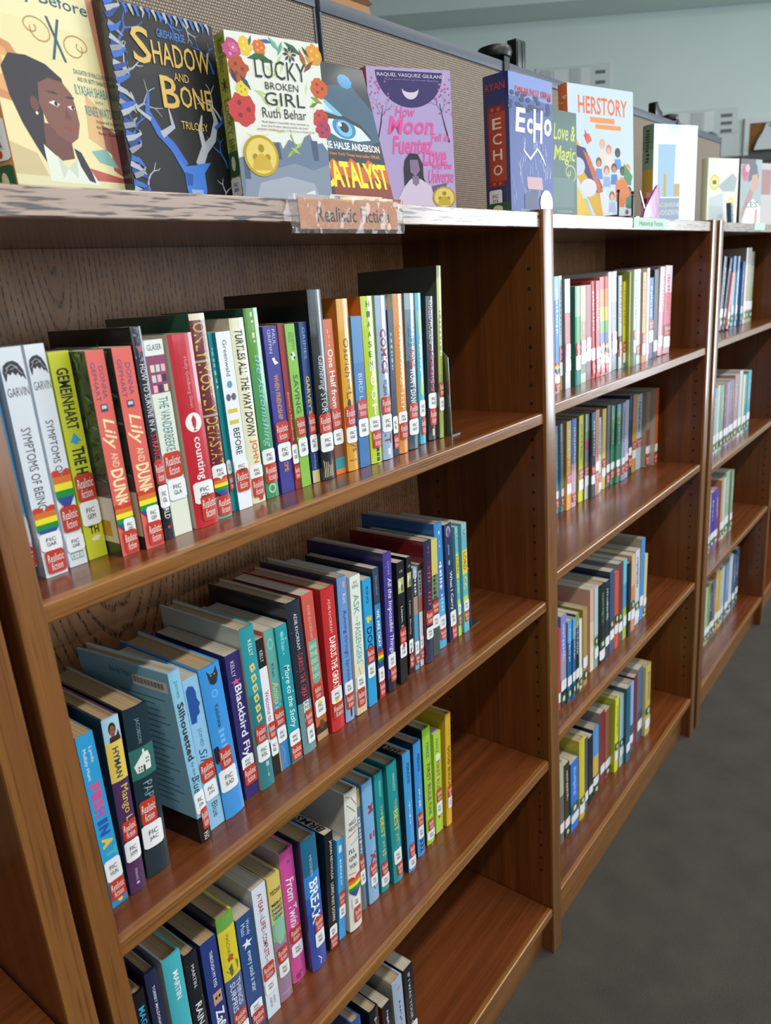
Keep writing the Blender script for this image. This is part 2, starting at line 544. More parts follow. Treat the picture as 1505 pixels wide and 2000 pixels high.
def sticker(root, fc, spec, e):
    """('real',t0,t1[,u0,u1]) red genre sticker, ('call',t0,t1,code[,u0,u1]) white call number, ('heart',t0,t1), ('green',t0,t1)"""
    k = spec[0]; mb = MB()
    if k == 'real':
        u0, u1 = (spec[3], spec[4]) if len(spec) > 4 else (0.05, 1.0)
        rounded_label(mb, fc, spec[1], spec[2], u0, u1, STICK_RED, e)
        h = spec[2] - spec[1]; w = u1 - u0
        if h * fc.H > 0.012:
            for s, a, b in (('Realistic', .16, .50), ('fiction', .54, .86)):
                v, f = text_geo(s, -.004, .15)
                i0, i1 = (.07, .93) if s[0] == 'R' else (.2, .8)
                mb.faces([fc.p(u0 + w * (i0 + (i1 - i0) * q[0]), spec[1] + h * (b - (b - a) * q[1]) - .02 * h * (q[0] - .5), e + .0004) for q in v], f, WHITE)
        return mb.build('genre_sticker', root)
    if k == 'call':
        code = spec[3] if len(spec) > 3 else None
        u0, u1 = (spec[4], spec[5]) if len(spec) > 5 else (0.02, 1.0)
        rounded_label(mb, fc, spec[1], spec[2], u0, u1, STICK_WHITE, e)
        if code:
            h = spec[2] - spec[1]; w = u1 - u0
            for j, s in enumerate(code.split(' ')):
                v, f = text_geo(s, .0)
                a = .27 + .27 * j; b = a + .20
                mb.faces([fc.p(u0 + w * (.29 + .44 * q[0]), spec[1] + h * (b - (b - a) * q[1]), e + .0004) for q in v], f, INK)
        return mb.build('call_number_label', root)
    if k == 'heart':
        u0, u1 = (spec[3], spec[4]) if len(spec) > 4 else (0.02, 1.0)
        heart(mb, fc, spec[1], spec[2], u0, u1, e)
        return mb.build('rainbow_heart_sticker', root)
    if k == 'green':
        rounded_label(mb, fc, spec[1], spec[2], .06, .99, M('1f5a35', .4, coat=.3), e)
        tt = (spec[1] + spec[2]) / 2; hh = (spec[2] - spec[1])
        draw(mb, fc, [('O', tt - hh * .3, tt + hh * .3, .3, .7, 'e4dcb8')], e + .0002)
        return mb.build('genre_sticker', root)
    if k == 'dot':
        _, t0, t1, u0, u1, c = spec
        draw(mb, fc, [('O', t0, t1, u0, u1, c)], e)
        return mb.build('dot_sticker', root)
    if k == 'medal':
        _, t0, t1, u0, u1 = spec
        draw(mb, fc, [('O', t0, t1, u0, u1, M('b8972f', .3, metal=.7), 36), ('O', t0 + (t1 - t0) * .07, t1 - (t1 - t0) * .07, u0 + (u1 - u0) * .07, u1 - (u1 - u0) * .07, M('dcc46a', .35, metal=.6), 36),
                      ('O', t0 + (t1 - t0) * .22, t0 + (t1 - t0) * .42, u0 + (u1 - u0) * .42, u0 + (u1 - u0) * .6, M('a98626', .3, metal=.7)),
                      ('O', t0 + (t1 - t0) * .45, t0 + (t1 - t0) * .62, u0 + (u1 - u0) * .24, u0 + (u1 - u0) * .4, M('a98626', .3, metal=.7)),
                      ('O', t0 + (t1 - t0) * .45, t0 + (t1 - t0) * .62, u0 + (u1 - u0) * .6, u0 + (u1 - u0) * .76, M('a98626', .3, metal=.7)),
                      ('P', [(u0 + (u1 - u0) * a, t0 + (t1 - t0) * b) for a, b in ((.2, .85), (.8, .85), (.74, .62), (.55, .45), (.45, .45), (.26, .62))], M('c3a443', .3, metal=.7))], e)
        return mb.build('award_medal_sticker', root)

def make_book(label, cat, loc, rot, W, T, H, hard, spine, back, front, spine_els=(), stickers=(), front_els=(), back_els=(),
              pages=None, group=None, film=None, front_stickers=(), name='book', simple=False, ink=None):
    """spine: hex or list of (hex, t_end) bands from the top; local frame: spine at x=0, front cover at y=0, back at y=T"""
    root = thing(name, label, cat, loc, rot, group)
    film = hard if film is None else film
    ro, co = ((.28, .7) if film else (.36, .35)) if not simple else (.42, .12)
    bands = [(spine, 1.0)] if isinstance(spine, str) else list(spine)
    bulge = min(.0022, T * .08) if hard else 0.0
    tc = .0026 if hard else .0007
    n = 6 if (hard and not simple) else (4 if hard else 1)
    # outer profile from fore-edge of the back cover round the spine to the fore-edge of the front cover
    outer = [(W, T)] + [(-bulge * (1 - (2 * (i / n) - 1) ** 2), T * (1 - i / n)) for i in range(n + 1)] + [(W, 0)]
    inner = [(W, T - tc)] + [(tc - bulge * .8 * (1 - (2 * (i / n) - 1) ** 2), T - tc - (T - 2 * tc) * i / n) for i in range(n + 1)] + [(W, tc)]
    zs = sorted({0.0, H} | {H * (1 - b) for _, b in bands if b < 1})
    mb = MB()
    fm, bm_ = M(front, ro, coat=co, film=film), M(back, ro, coat=co, film=film)
    endp = M('d8d2c4', .7)
    edge = bm_
    no = len(outer)
    for a, b in zip(zs[:-1], zs[1:]):
        tm = 1 - (a + b) / 2 / H
        bc = next(c for c, e in bands if tm <= e + 1e-6)
        sm = M(bc, ro, coat=co, film=film)
        for i in range(no - 1):
            mt = bm_ if i == 0 else (fm if i == no - 2 else sm)
            p, q = outer[i], outer[i + 1]
            mb.face([(p[0], p[1], a), (q[0], q[1], a), (q[0], q[1], b), (p[0], p[1], b)], mt)
    for i in range(no - 1):
        p, q = inner[i], inner[i + 1]
        mb.face([(q[0], q[1], 0), (p[0], p[1], 0), (p[0], p[1], H), (q[0], q[1], H)], endp)
        for z, fl in ((0, 0), (H, 1)):
            quad = [(outer[i][0], outer[i][1], z), (outer[i + 1][0], outer[i + 1][1], z), (inner[i + 1][0], inner[i + 1][1], z), (inner[i][0], inner[i][1], z)]
            mb.face(quad if fl else quad[::-1], edge if i == 0 else (fm if i == no - 2 else M(bands[0][0] if fl else bands[-1][0], ro, coat=co, film=film)))
    for i in (0, no - 1):
        o_, i_ = outer[i], inner[i]
        quad = [(o_[0], o_[1], 0), (i_[0], i_[1], 0), (i_[0], i_[1], H), (o_[0], o_[1], H)]
        mb.face(quad if i else quad[::-1], endp)
    draw(mb, Face('spine', W, T, H, bulge, n), spine_els)
    draw(mb, Face('front', W, T, H), front_els)
    draw(mb, Face('back', W, T, H), back_els)
    mb.build('cover', root, smooth=0)
    # page block
    pb = MB(); pm = pages or (PAGES if hard else PAGES_W)
    zi = .0032 if hard else .0005
    xi = .004 if hard else .0006
    y0, y1 = tc + .0002, T - tc - .0002
    x0 = tc + .0004
    k = 5
    prof = [(x0, y0)] + [(W - xi - (.0018 if hard else 0) * math.sin(math.pi * j / k), y0 + (y1 - y0) * j / k) for j in range(k + 1)] + [(x0, y1)]
    pb.prism(prof, 2, zi, H - zi, pm)
    if ink:
        v, f = text_geo(ink, .01, .2)
        pb.faces([(x0 + (W - x0) * (.06 + .42 * q[0]), y0 + (y1 - y0) * (.12 + .76 * q[1]), H - zi + .0003) for q in v], f, INK)
    pb.build('page_block', root)
    fs = Face('spine', W, T, H, bulge, n)
    for j, st in enumerate(stickers):
        sticker(root, fs, st, .0009 + .0002 * j)
    ff = Face('front', W, T, H)
    for j, st in enumerate(front_stickers):
        sticker(root, ff, st, .0014 + .0004 * j)
    return root

# ------------------------------------------------------------------ the room
def struct(name, mb, **k):
    o = mb.build(name, **k)
    o['kind'] = 'structure'
    return o

FH = Vector((math.sin(YAW), math.cos(YAW), 0)); RH = Vector((math.cos(YAW), -math.sin(YAW), 0))
def far(s, d, z):
    q = CAM + FH * d + RH * s
    return Vector((q.x, q.y, z))
CEIL_Z = 3.22
A_ = far(-4.2, 5.0, 0); B_ = far(3.2, 5.0, 0)
XE, YS, XW = B_.x, -5.0, -4.0
room = [(XW, YS), (XE, YS), (B_.x, B_.y), (A_.x, A_.y), (XW, A_.y)]
mb = MB(); mb.face([(x, y, 0) for x, y in room], CARPET); struct('floor', mb)
mb = MB(); mb.face([(x, y, CEIL_Z) for x, y in room[::-1]], CEILP); struct('ceiling', mb)

def wall(name, p, q, holes=(), th=0.12, mt=WALLP):
    """vertical wall from p to q (interior on the left side going p->q); holes: (s0,s1,z0,z1)"""
    p, q = Vector((p[0], p[1], 0)), Vector((q[0], q[1], 0))
    d = (q - p); L_ = d.length; d.normalize(); nrm = Vector((d.y, -d.x, 0))
    mb = MB()
    xs = sorted({0, L_} | {h[0] for h in holes} | {h[1] for h in holes})
    for a, b in zip(xs[:-1], xs[1:]):
        hs = [h for h in holes if h[0] <= a + 1e-6 and h[1] >= b - 1e-6]
        spans = [(0, CEIL_Z)] if not hs else [(0, hs[0][2]), (hs[0][3], CEIL_Z)]
        for z0, z1 in spans:
            c = [p + d * a, p + d * b, p + d * b + nrm * th, p + d * a + nrm * th]
            v = [(k.x, k.y, z0) for k in c] + [(k.x, k.y, z1) for k in c]
            mb.faces(v, [(0, 3, 2, 1), (4, 5, 6, 7), (0, 1, 5, 4), (1, 2, 6, 5), (2, 3, 7, 6), (3, 0, 4, 7)], mt)
    return struct(name, mb, smooth=.3)

def window(n, p, q, s0, s1, z0, z1):
    p, q = Vector((p[0], p[1], 0)), Vector((q[0], q[1], 0))
    d = (q - p).normalized(); nrm = Vector((d.y, -d.x, 0))
    mb = MB(); fm = M('b9bcb8', .4)
    def bar(a, b, za, zb):
        c = [p + d * a + nrm * .03, p + d * b + nrm * .03, p + d * b + nrm * .08, p + d * a + nrm * .08]
        v = [(k.x, k.y, za) for k in c] + [(k.x, k.y, zb) for k in c]
        mb.faces(v, [(0, 3, 2, 1), (4, 5, 6, 7), (0, 1, 5, 4), (1, 2, 6, 5), (2, 3, 7, 6), (3, 0, 4, 7)], fm)
    bar(s0, s1, z0, z0 + .05); bar(s0, s1, z1 - .05, z1)
    k = max(2, int((s1 - s0) / .9))
    for i in range(k + 1):
        a = s0 + (s1 - s0 - .04) * i / k
        bar(a, a + .04, z0 + .05, z1 - .05)
    struct('window_%d' % n, mb, smooth=.3)

P0, P1, P2, P3, P4 = room
wall('wall_aisle', P0, P1, holes=((.5, 3.9, 1.1, 2.7), (4.9, 8.3, 1.1, 2.7)), mt=AISLEP)
wall('wall_end', P1, P2, holes=((1.3, 3.6, .5, 2.7),))
wall('wall_far', P2, P3)
wall('wall_corner', P3, P4)
wall('wall_start', P4, P0, mt=AISLEP)
window(1, P0, P1, .5, 3.9, 1.1, 2.7)
window(2, P0, P1, 4.9, 8.3, 1.1, 2.7)
window(3, P1, P2, 1.3, 3.6, .5, 2.7)

# soffit along the far wall
mb = MB()
c = [far(-4.0, 4.70, 0), far(3.15, 4.70, 0), far(3.15, 4.995, 0), far(-4.0, 4.995, 0)]
v = [(k.x, k.y, 2.83) for k in c] + [(k.x, k.y, CEIL_Z - .002) for k in c]
mb.faces(v, [(0, 3, 2, 1), (4, 5, 6, 7), (0, 1, 5, 4), (1, 2, 6, 5), (2, 3, 7, 6), (3, 0, 4, 7)], SOFP)
struct('trim_1', mb, smooth=.3)

# ceiling lamps: two rows parallel to the bookcases
for r_, ly in enumerate(LAMP_Y):
    for k_, lx in enumerate(LAMP_X):
        root = thing('ceiling_light', '%s ceiling light of the row %s' % (('first', 'second', 'third', 'fourth')[k_], ('above the aisle beside the bookcases', 'beside the aisle windows')[r_]), 'ceiling light', (lx, ly, CEIL_Z))
        mb = MB(); mb.box(-.62, .62, -.09, .09, -.05, 0, M('e6e6e2', .5)); mb.build('housing', root, smooth=.3)
        dm, nt, b = nodes_of('lamp_diffuser')
        b.inputs['Emission Color'].default_value = (1, .95, .87, 1); b.inputs['Emission Strength'].default_value = 3.0
        mb = MB(); mb.box(-.58, .58, -.06, .06, -.06, -.0502, dm); mb.build('diffuser', root, smooth=.3)
        l = area('lamp_light', (lx, ly, CEIL_Z - .075), (lx, ly, 0), 1.14, .10, LAMP_W[r_], LAMP_COL)

# ------------------------------------------------------------------ bookcases
D = 0.2841
def box_part(name, root, x0, x1, y0, y1, z0, z1, mt, bevel=.0012):
    mb = MB(); mb.box(x0, x1, y0, y1, z0, z1, mt)
    return mb.build(name, root, smooth=.6, bevel=bevel)

def bookcase(label, xl, xr, tl, tr, ztop, topt, zs, th=.0192, holes=True):
    """inner faces at xl and xr, upright thickness tl / tr (0 = shared with the neighbour)"""
    root = thing('bookcase', label, 'bookcase', (xl - tl, 0, 0))
    o = xl - tl
    X = lambda x: x - o
    E = .0072
    if tl:
        sp_ = box_part('side_panel', root, X(xl - tl), X(xl), E, D + .006, 0, ztop + .004, W_UP)
        box_part('edge_strip', sp_, X(xl - tl), X(xl), 0, E - .0002, 0, ztop + .004, W_POST)
    if tr:
        mb = MB(); mb.box(X(xr), X(xr + tr), E, D + .006, 0, ztop + .004, W_UP)
        for yy in (.0268, .235):
            for k in range(-1, 38):
                z = 1.3946 - .032 * k
                if holes and .17 < z < ztop - .06 and min(abs(z - q + .01) for q in zs) > .016:
                    n = 10
                    mb.face([(X(xr) - .0004, yy + .0031 * math.cos(2 * math.pi * i / n), z + .0031 * math.sin(2 * math.pi * i / n)) for i in range(n)], HOLE)
        sp_ = mb.build('side_panel', root, smooth=.3)
        box_part('edge_strip', sp_, X(xr), X(xr + tr), 0, E - .0002, 0, ztop + .004, W_POST)
    box_part('back_panel', root, X(xl) + .0003, X(xr) - .0003, D, D + .006, .05, ztop - topt - .0003, W_BACK, bevel=0)
    def board(name, z, t, y0, mt, em, y1=D - .0004, f=.0022):
        a, b = X(xl) + .0012, X(xr) - .0022
        mb = MB(); mb.prism([(y0 + .0102, z - t), (y1, z - t), (y1, z), (y0 + .0102, z)], 0, a, b, mt)
        o = mb.build(name, root, smooth=.3)
        prof = [(y0 + f, z - t), (y0 + .010, z - t), (y0 + .010, z), (y0 + f, z), (y0 + f * .3, z - f * .3), (y0, z - f), (y0, z - t + f), (y0 + f * .3, z - t + f * .3)]
        mb = MB(); mb.prism(prof, 0, a, b, em)
        mb.build('edge_strip', o, smooth=.3)
        return o
    board('top_board', ztop, topt, .0055, W_SHELF, W_TOP_GLARE, D + .006, f=.0012)
    for z in zs[:-1]:
        board('shelf', z, th, .0045, W_SHELF, W_EDGE)
    board('base_shelf', zs[-1], th, .002, W_SHELF, W_EDGE)
    box_part('kick_board', root, X(xl) + .0004, X(xr) - .0004, .027, .042, 0.0, zs[-1] - th - .0003, W_EDGE)
    return root

ZT, TT = 1.5119, .0233
Z1 = (1.187, .8327, .4879, .1214)
Z2 = (1.1957, .8761, .5218, .1382)
Z3 = (1.1988, .8388, .5015, .1226)
X1L, X1R = -.9097, 0.0
X2L, X2R = .0368, .948
X3L, X3R = 1.046, 1.860
bookcase('brown oak bookcase nearest the camera with four rows of stickered books', X1L, X1R, .023, .0368, ZT, TT, Z1)
bookcase('brown oak bookcase in the middle of the run, magenta acrylic stand on top', X2L, X2R, 0, .035, ZT - .001, TT, Z2)
bookcase('oak bookcase beyond the pair of uprights with a dark gap, near the bulletin board', X3L, X3R, .035, .024, ZT - .001, TT, Z3)
bookcase('oak bookcase cut off by the photo edge at the far end of the run', X3R + .024, X3R + .024 + .9, 0, .024, ZT, TT, (1.19, .84, .50, .12))
bookcase('oak bookcase of empty shelves behind the dark slit beside the white paperbacks', -.9455 - .026 - .91, -.9455 - .026, .024, .026, ZT, TT, (1.187, .782, .45, .12), holes=False)

# ------------------------------------------------------------------ partition screens behind the bookcases
def screen(label, x0, x1, h):
    root = thing('partition_screen', label, 'partition screen', (x0, .33, 0))
    w = x1 - x0
    mb = MB(); mb.box(.004, w - .004, .004, .046, .06, h - .021, CLOTH); mb.build('fabric_panel', root, smooth=.3)
    box_part('top_trim', root, 0, w, 0, .05, h - .021, h, TRIM, bevel=.002)
    box_part('base_trim', root, 0, w, 0, .05, 0, .06, TRIM)
    box_part('end_trim', root, 0, .0038, .002, .048, .06, h - .021, TRIM, bevel=0)
    box_part('end_trim', root, w - .0038, w, .002, .048, .06, h - .021, TRIM, bevel=0)
screen('woven beige partition screen behind the cover showing a dark haired girl', -2.6, -.127, 1.875)
screen('long beige partition screen with slate trim carrying two pairs of black clips', -.1165, 2.21, 1.872)
mb = MB(); mb.box(0, .0098, 0, .036, 0, 1.79, M('55524a', .6)); mb.box(0, .0098, 0, .036, 1.79, 1.868, M('0d0d10', .5))
o = mb.build('connector_post', smooth=.3); o.location = (-.1266, .337, 0)
tag(o, 'narrow dark connector post in the seam between the two partition screens', 'connector post')

# black clips on the screen top
def puck(x, z, s, label, mat=BLACKP):
    root = thing('screen_clamp', label, 'clamp', (x, .357, z))
    mb = MB(); mb.lathe([(.018 * s, 0), (.024 * s, .006 * s), (.036 * s, .010 * s), (.039 * s, .020 * s), (.036 * s, .030 * s), (.020 * s, .035 * s), (.004, .036 * s)], 24, mat)
    mb.build('knob', root, smooth=.7)
    mb = MB(); mb.box(-.012 * s, .012 * s, -.031, -.0285, -.052 * s, .008 * s, mat); mb.build('clip_arm', root, smooth=.3)
    mb = MB(); mb.box(-.012 * s, .012 * s, -.031, .012, -.0006, .0, mat); mb.build('bridge', root, smooth=.3)
puck(.492, 1.8727, 1.0, 'round black clamp knob with a thin arm, on the screen above the thick navy book')
mb = MB(); mb.box(-.022, .022, -.012, .012, 0, .060, BLACKP); mb.box(-.018, -.012, -.0135, -.012, .004, .056, M('3a3a3e', .3)); mb.box(.004, .010, -.0135, -.012, .004, .056, M('3a3a3e', .3))
o = mb.build('clamp_post', bevel=.0015, smooth=.5); o.location = (.585, .352, 1.8722)
tag(o, 'upright black ribbed clamp post next to the round clamp knob on the screen', 'clamp')
mb = MB(); mb.prism([(-.035, 0), (.035, 0), (.028, .018), (.0, .026), (-.02, .044), (-.035, .040)], 1, -.012, .012, BLACKP)
o = mb.build('binder_clip', smooth=.5, bevel=.001); o.location = (1.52, .352, 1.8722)
tag(o, 'black binder clip with one raised corner on the screen trim behind the shiny book', 'clip')
puck(1.67, 1.8727, .75, 'small dark maroon clamp knob beside the binder clip on the screen', M('2a1416', .35))
mb = MB(); mb.prism([(-.05, 0), (.05, 0), (.045, .010), (-.02, .014)], 1, -.010, .010, BLACKP)
o = mb.build('binder_clip', smooth=.5); o.location = (2.14, .352, 1.8722)
tag(o, 'flat black clip at the far end of the screen trim under the wall papers', 'clip')

# torn cardboard box lying on the screen
root = thing('cardboard_box', 'torn brown cardboard box lying on top of the partition screen', 'box', (-.10, .335, 1.8723))
CB1, CB2 = M('a87c4e', .8), M('5f3a1e', .85)
mb = MB()
mb.prism([(0.0, 0), (.125, 0), (.118, .012), (.006, .012)], 1, 0, .08, CB1)
mb.build('base_flap', root, smooth=.4)
mb = MB()
mb.prism([(-.02, .0125), (.112, .0125), (.135, .020), (.122, .026), (.100, .040), (.09, .075), (-.02, .075)], 1, .004, .10, CB2)
mb.build('body', root, smooth=.4)

# papers and board on the far wall
def far_box(mb, s0, s1, z0, z1, d0, d1, mt):
    c = [far(s0, d0, 0), far(s1, d0, 0), far(s1, d1, 0), far(s0, d1, 0)]
    v = [(k.x, k.y, z0) for k in c] + [(k.x, k.y, z1) for k in c]
    mb.faces(v, [(0, 3, 2, 1), (4, 5, 6, 7), (0, 1, 5, 4), (1, 2, 6, 5), (2, 3, 7, 6), (3, 0, 4, 7)], mt)
def papers(label, s0, s1, z0, z1, tail):
    mb = MB(); P = M('d6dedb', .6); Q = M('e6ebe8', .6); G = M('6a6f74', .6); H_ = M('c4cdc9', .6)
    far_box(mb, s0, s1, z0, z1, 4.994, 4.999, P)
    w = s1 - s0
    for a, b, mt in ((.06, .2, H_), (.24, .42, Q), (.46, .58, H_), (.6, .72, Q)):
        far_box(mb, s0 + w * a, s0 + w * b, z0 + .02, z1 - .015, 4.992, 4.9945, mt)
    for k in range(3):
        zz = z1 - .035 - k * (z1 - z0) * .3
        far_box(mb, s0 + w * .80, s0 + w * .93, zz - .018, zz, 4.992, 4.9945, G)
    if tail:
        far_box(mb, s0 + w * .76, s1, z0 - tail, z0 - .002, 4.994, 4.999, P)
    o = mb.build('wall_paper_sheet', smooth=.3)
    tag(o, label, 'poster')
papers('pale printed sheet with dark lines on the far wall, above the thick navy book', 1.10, 1.545, 2.40, 2.582, 0)
papers('pale printed sheet with a hanging strip on the far wall beside the bulletin board', 1.80, 2.325, 2.15, 2.292, .13)
# bulletin board
o0 = far(2.37, 4.985, 2.02)
root = thing('bulletin_board', 'white framed cork bulletin board on the far wall', 'bulletin board', o0)
def fb(name, s0, s1, z0, z1, d0, d1, mt):
    mb = MB(); far_box(mb, s0, s1, z0, z1, d0, d1, mt); mb.v = [tuple(Vector(q) - o0) for q in mb.v]
    return mb.build(name, root, smooth=.3)
fb('cork_panel', 2.39, 3.0, 2.03, 2.19, 4.985, 4.998, M('8a5f2c', .9))
fb('frame', 2.36, 2.39, 2.0, 2.22, 4.975, 4.998, M('dfe3e0', .5))
fb('frame', 2.39, 3.0, 2.19, 2.22, 4.975, 4.998, M('dfe3e0', .5))
fb('frame', 2.39, 3.0, 2.0, 2.03, 4.975, 4.998, M('4a4f52', .5))
mb = MB(); pts = [far(2.40, 4.93, 2.035), far(2.43, 4.95, 2.09), far(2.47, 4.97, 2.14), far(2.49, 4.975, 2.185)]
pts2 = [far(2.72, 4.955, 2.035), far(2.72, 4.96, 2.09), far(2.72, 4.97, 2.14), far(2.72, 4.975, 2.185)]
for i in range(3):
    mb.face([pts[i], pts2[i], pts2[i + 1], pts[i + 1]], M('d5dbde', .6))
mb.face([far(2.50, 4.972, 2.165), far(2.72, 4.966, 2.165), far(2.72, 4.967, 2.178), far(2.51, 4.973, 2.178)], M('5f98a0', .6))
mb.face([far(2.53, 4.966, 2.135), far(2.70, 4.962, 2.135), far(2.70, 4.9625, 2.145), far(2.53, 4.9665, 2.145)], M('6a6f74', .6))
o = mb.build('notice_sheet'); tag(o, 'curling white notice sheet pinned over the cork bulletin board', 'notice')
# tall cabinet under the board
o0 = far(2.1, 4.6, 0)
root = thing('wooden_cabinet', 'tall brown wooden cabinet with a dark top below the bulletin board', 'cabinet', o0)
fb('body', 2.08, 2.95, 0, 1.93, 4.60, 4.92, W_UP)
fb('top', 2.03, 3.0, 1.9302, 1.965, 4.57, 4.94, M('2c2c2c', .4))

# shelf edge signs
def edge_sign(label, x0, x1, z0, z1, paper, txt, tcol, sleeve=True, y=.0055):
    root = thing('shelf_sign', label, 'sign', (x0, y - .0006, z0))
    w, h = x1 - x0, z1 - z0
    mb = MB(); m0 = .08 * w if sleeve else 0
    mb.box(m0, w - m0 * .6, -.0008, .0004, h * .12, h * .93, M(paper, .5))
    v, f = text_geo(txt, .01) if txt else ([], [])
    pw = w - m0 * 1.6
    mb.faces([(m0 + pw * (.16 + .74 * q[0]), -.0010, h * (.30 + .40 * q[1])) for q in v], f, M(tcol, .5))
    mb.build('paper_strip', root)
    if sleeve:
        # crumpled clear plastic sleeve
        rnd = random.Random(3); nx, nz = 34, 8; v = []; fs = []
        for j in range(nz + 1):
            for i in range(nx + 1):
                v.append((w * i / nx, -.0022 - rnd.random() * .0030, h * j / nz))
        for j in range(nz):
            for i in range(nx):
                k = j * (nx + 1) + i
                fs.append((k, k + 1, k + nx + 2, k + nx + 1))
        mb = MB(); mb.faces(v, fs, clear_mat('sleeve_film', 'ffffff', .93, .04))
        mb.build('plastic_sleeve', root, smooth=.5)
edge_sign('orange paper shelf sign in a crumpled clear sleeve on the near display top edge', -.573, -.375, 1.4775, 1.5165, 'dd9c74', 'Realistic Fiction', '2a2320')
edge_sign('green shelf sign on the top edge of the bookcase beyond the shared upright', .408, .60, 1.488, 1.513, 'a9d3b4', 'Historical Fiction', '2c4a3a', False)
edge_sign('small green shelf sign under the cover of a woman with red flower', 1.39, 1.52, 1.490, 1.515, 'a9d3b4', '', '2c4a3a', False)

# ------------------------------------------------------------------ rows of books on the shelves
ORD = ('first second third fourth fifth sixth seventh eighth ninth tenth eleventh twelfth thirteenth fourteenth fifteenth sixteenth seventeenth '
       'eighteenth nineteenth twentieth twenty-first twenty-second twenty-third twenty-fourth twenty-fifth twenty-sixth twenty-seventh '
       'twenty-eighth twenty-ninth thirtieth thirty-first thirty-second').split()

def put(geo, place, idx, look, hard, spine, back, front, els=(), st=(), z=0, yaw=0.0, pages=None, back_els=(), group=None, simple=False, W=None, film=None, ink=None):
    x0, x1, y, h, dx = geo
    T = x1 - x0
    lean = math.atan2(dx, h)
    W = min(W or (.150 if hard else .132), .279 - y)
    label = '%s, %s from the near end, %s' % (look, ORD[idx], place)
    rot = Matrix.Rotation(lean, 4, 'Y') @ Matrix.Rotation(math.pi / 2 + yaw, 4, 'Z')
    H = h / math.cos(lean)
    foot = [rot @ Vector((a, b, 0)) for a in (0, W) for b in (0, T)]
    loc = (x1 if lean >= 0 else x1 - T + T * math.cos(lean), y, z + .0003 - min(q.z for q in foot))
    r = make_book(label, 'book', loc, (0, 0, 0), W, T, H, hard, spine, back, front, els, st, pages=pages, back_els=back_els, group=group, simple=simple, film=film, ink=ink)
    r.matrix_world = Matrix.Translation(Vector(loc)) @ rot
    return r

def hair(t0, t1):
    c = '2e3036'
    return [('P', [(.06, t0 + .045), (.12, t0 + .018), (.3, t0 + .004), (.55, t0), (.74, t0 + .012), (.9, t0 + .042), (.97, t0 + .085), (.82, t0 + .064), (.78, t0 + .072), (.66, t0 + .05), (.58, t0 + .062), (.44, t0 + .046), (.36, t0 + .058), (.24, t0 + .05), (.17, t0 + .075), (.12, t0 + .085)], c),
            ('L', [(.2, t0 + .03), (.45, t0 + .015), (.7, t0 + .03)], .03, 'b9bcc2'), ('L', [(.4, t0 + .035), (.62, t0 + .028), (.85, t0 + .058)], .025, 'b9bcc2'), ('L', [(.15, t0 + .05), (.3, t0 + .03)], .025, 'b9bcc2')]

def leaves(c0, seed, n, t0=0, t1=1):
    r = random.Random(seed); out = []
    for _ in range(n):
        u, t = r.uniform(.03, .97), r.uniform(t0, t1); a = r.uniform(0, 3.14)
        du, dt = .05 * math.cos(a), .028 * math.sin(a)
        out.append(('P', [(u - du, t - dt), (u + .3 * dt, t - .2 * du), (u + du, t + dt), (u - .3 * dt, t + .2 * du)], c0))
    return out

def dots(c, seed, n, s=.05, t0=0, t1=1, asp=8.0):
    r = random.Random(seed); out = []
    for _ in range(n):
        u, t = r.uniform(.1, .9), r.uniform(t0, t1)
        out.append(('O', t - s / asp, t + s / asp, u - s, u + s, c, 8))
    return out

RF = lambda a, b, *u: ('real', a, b, *u)
CN = lambda a, b, code, *u: ('call', a, b, code, *u)

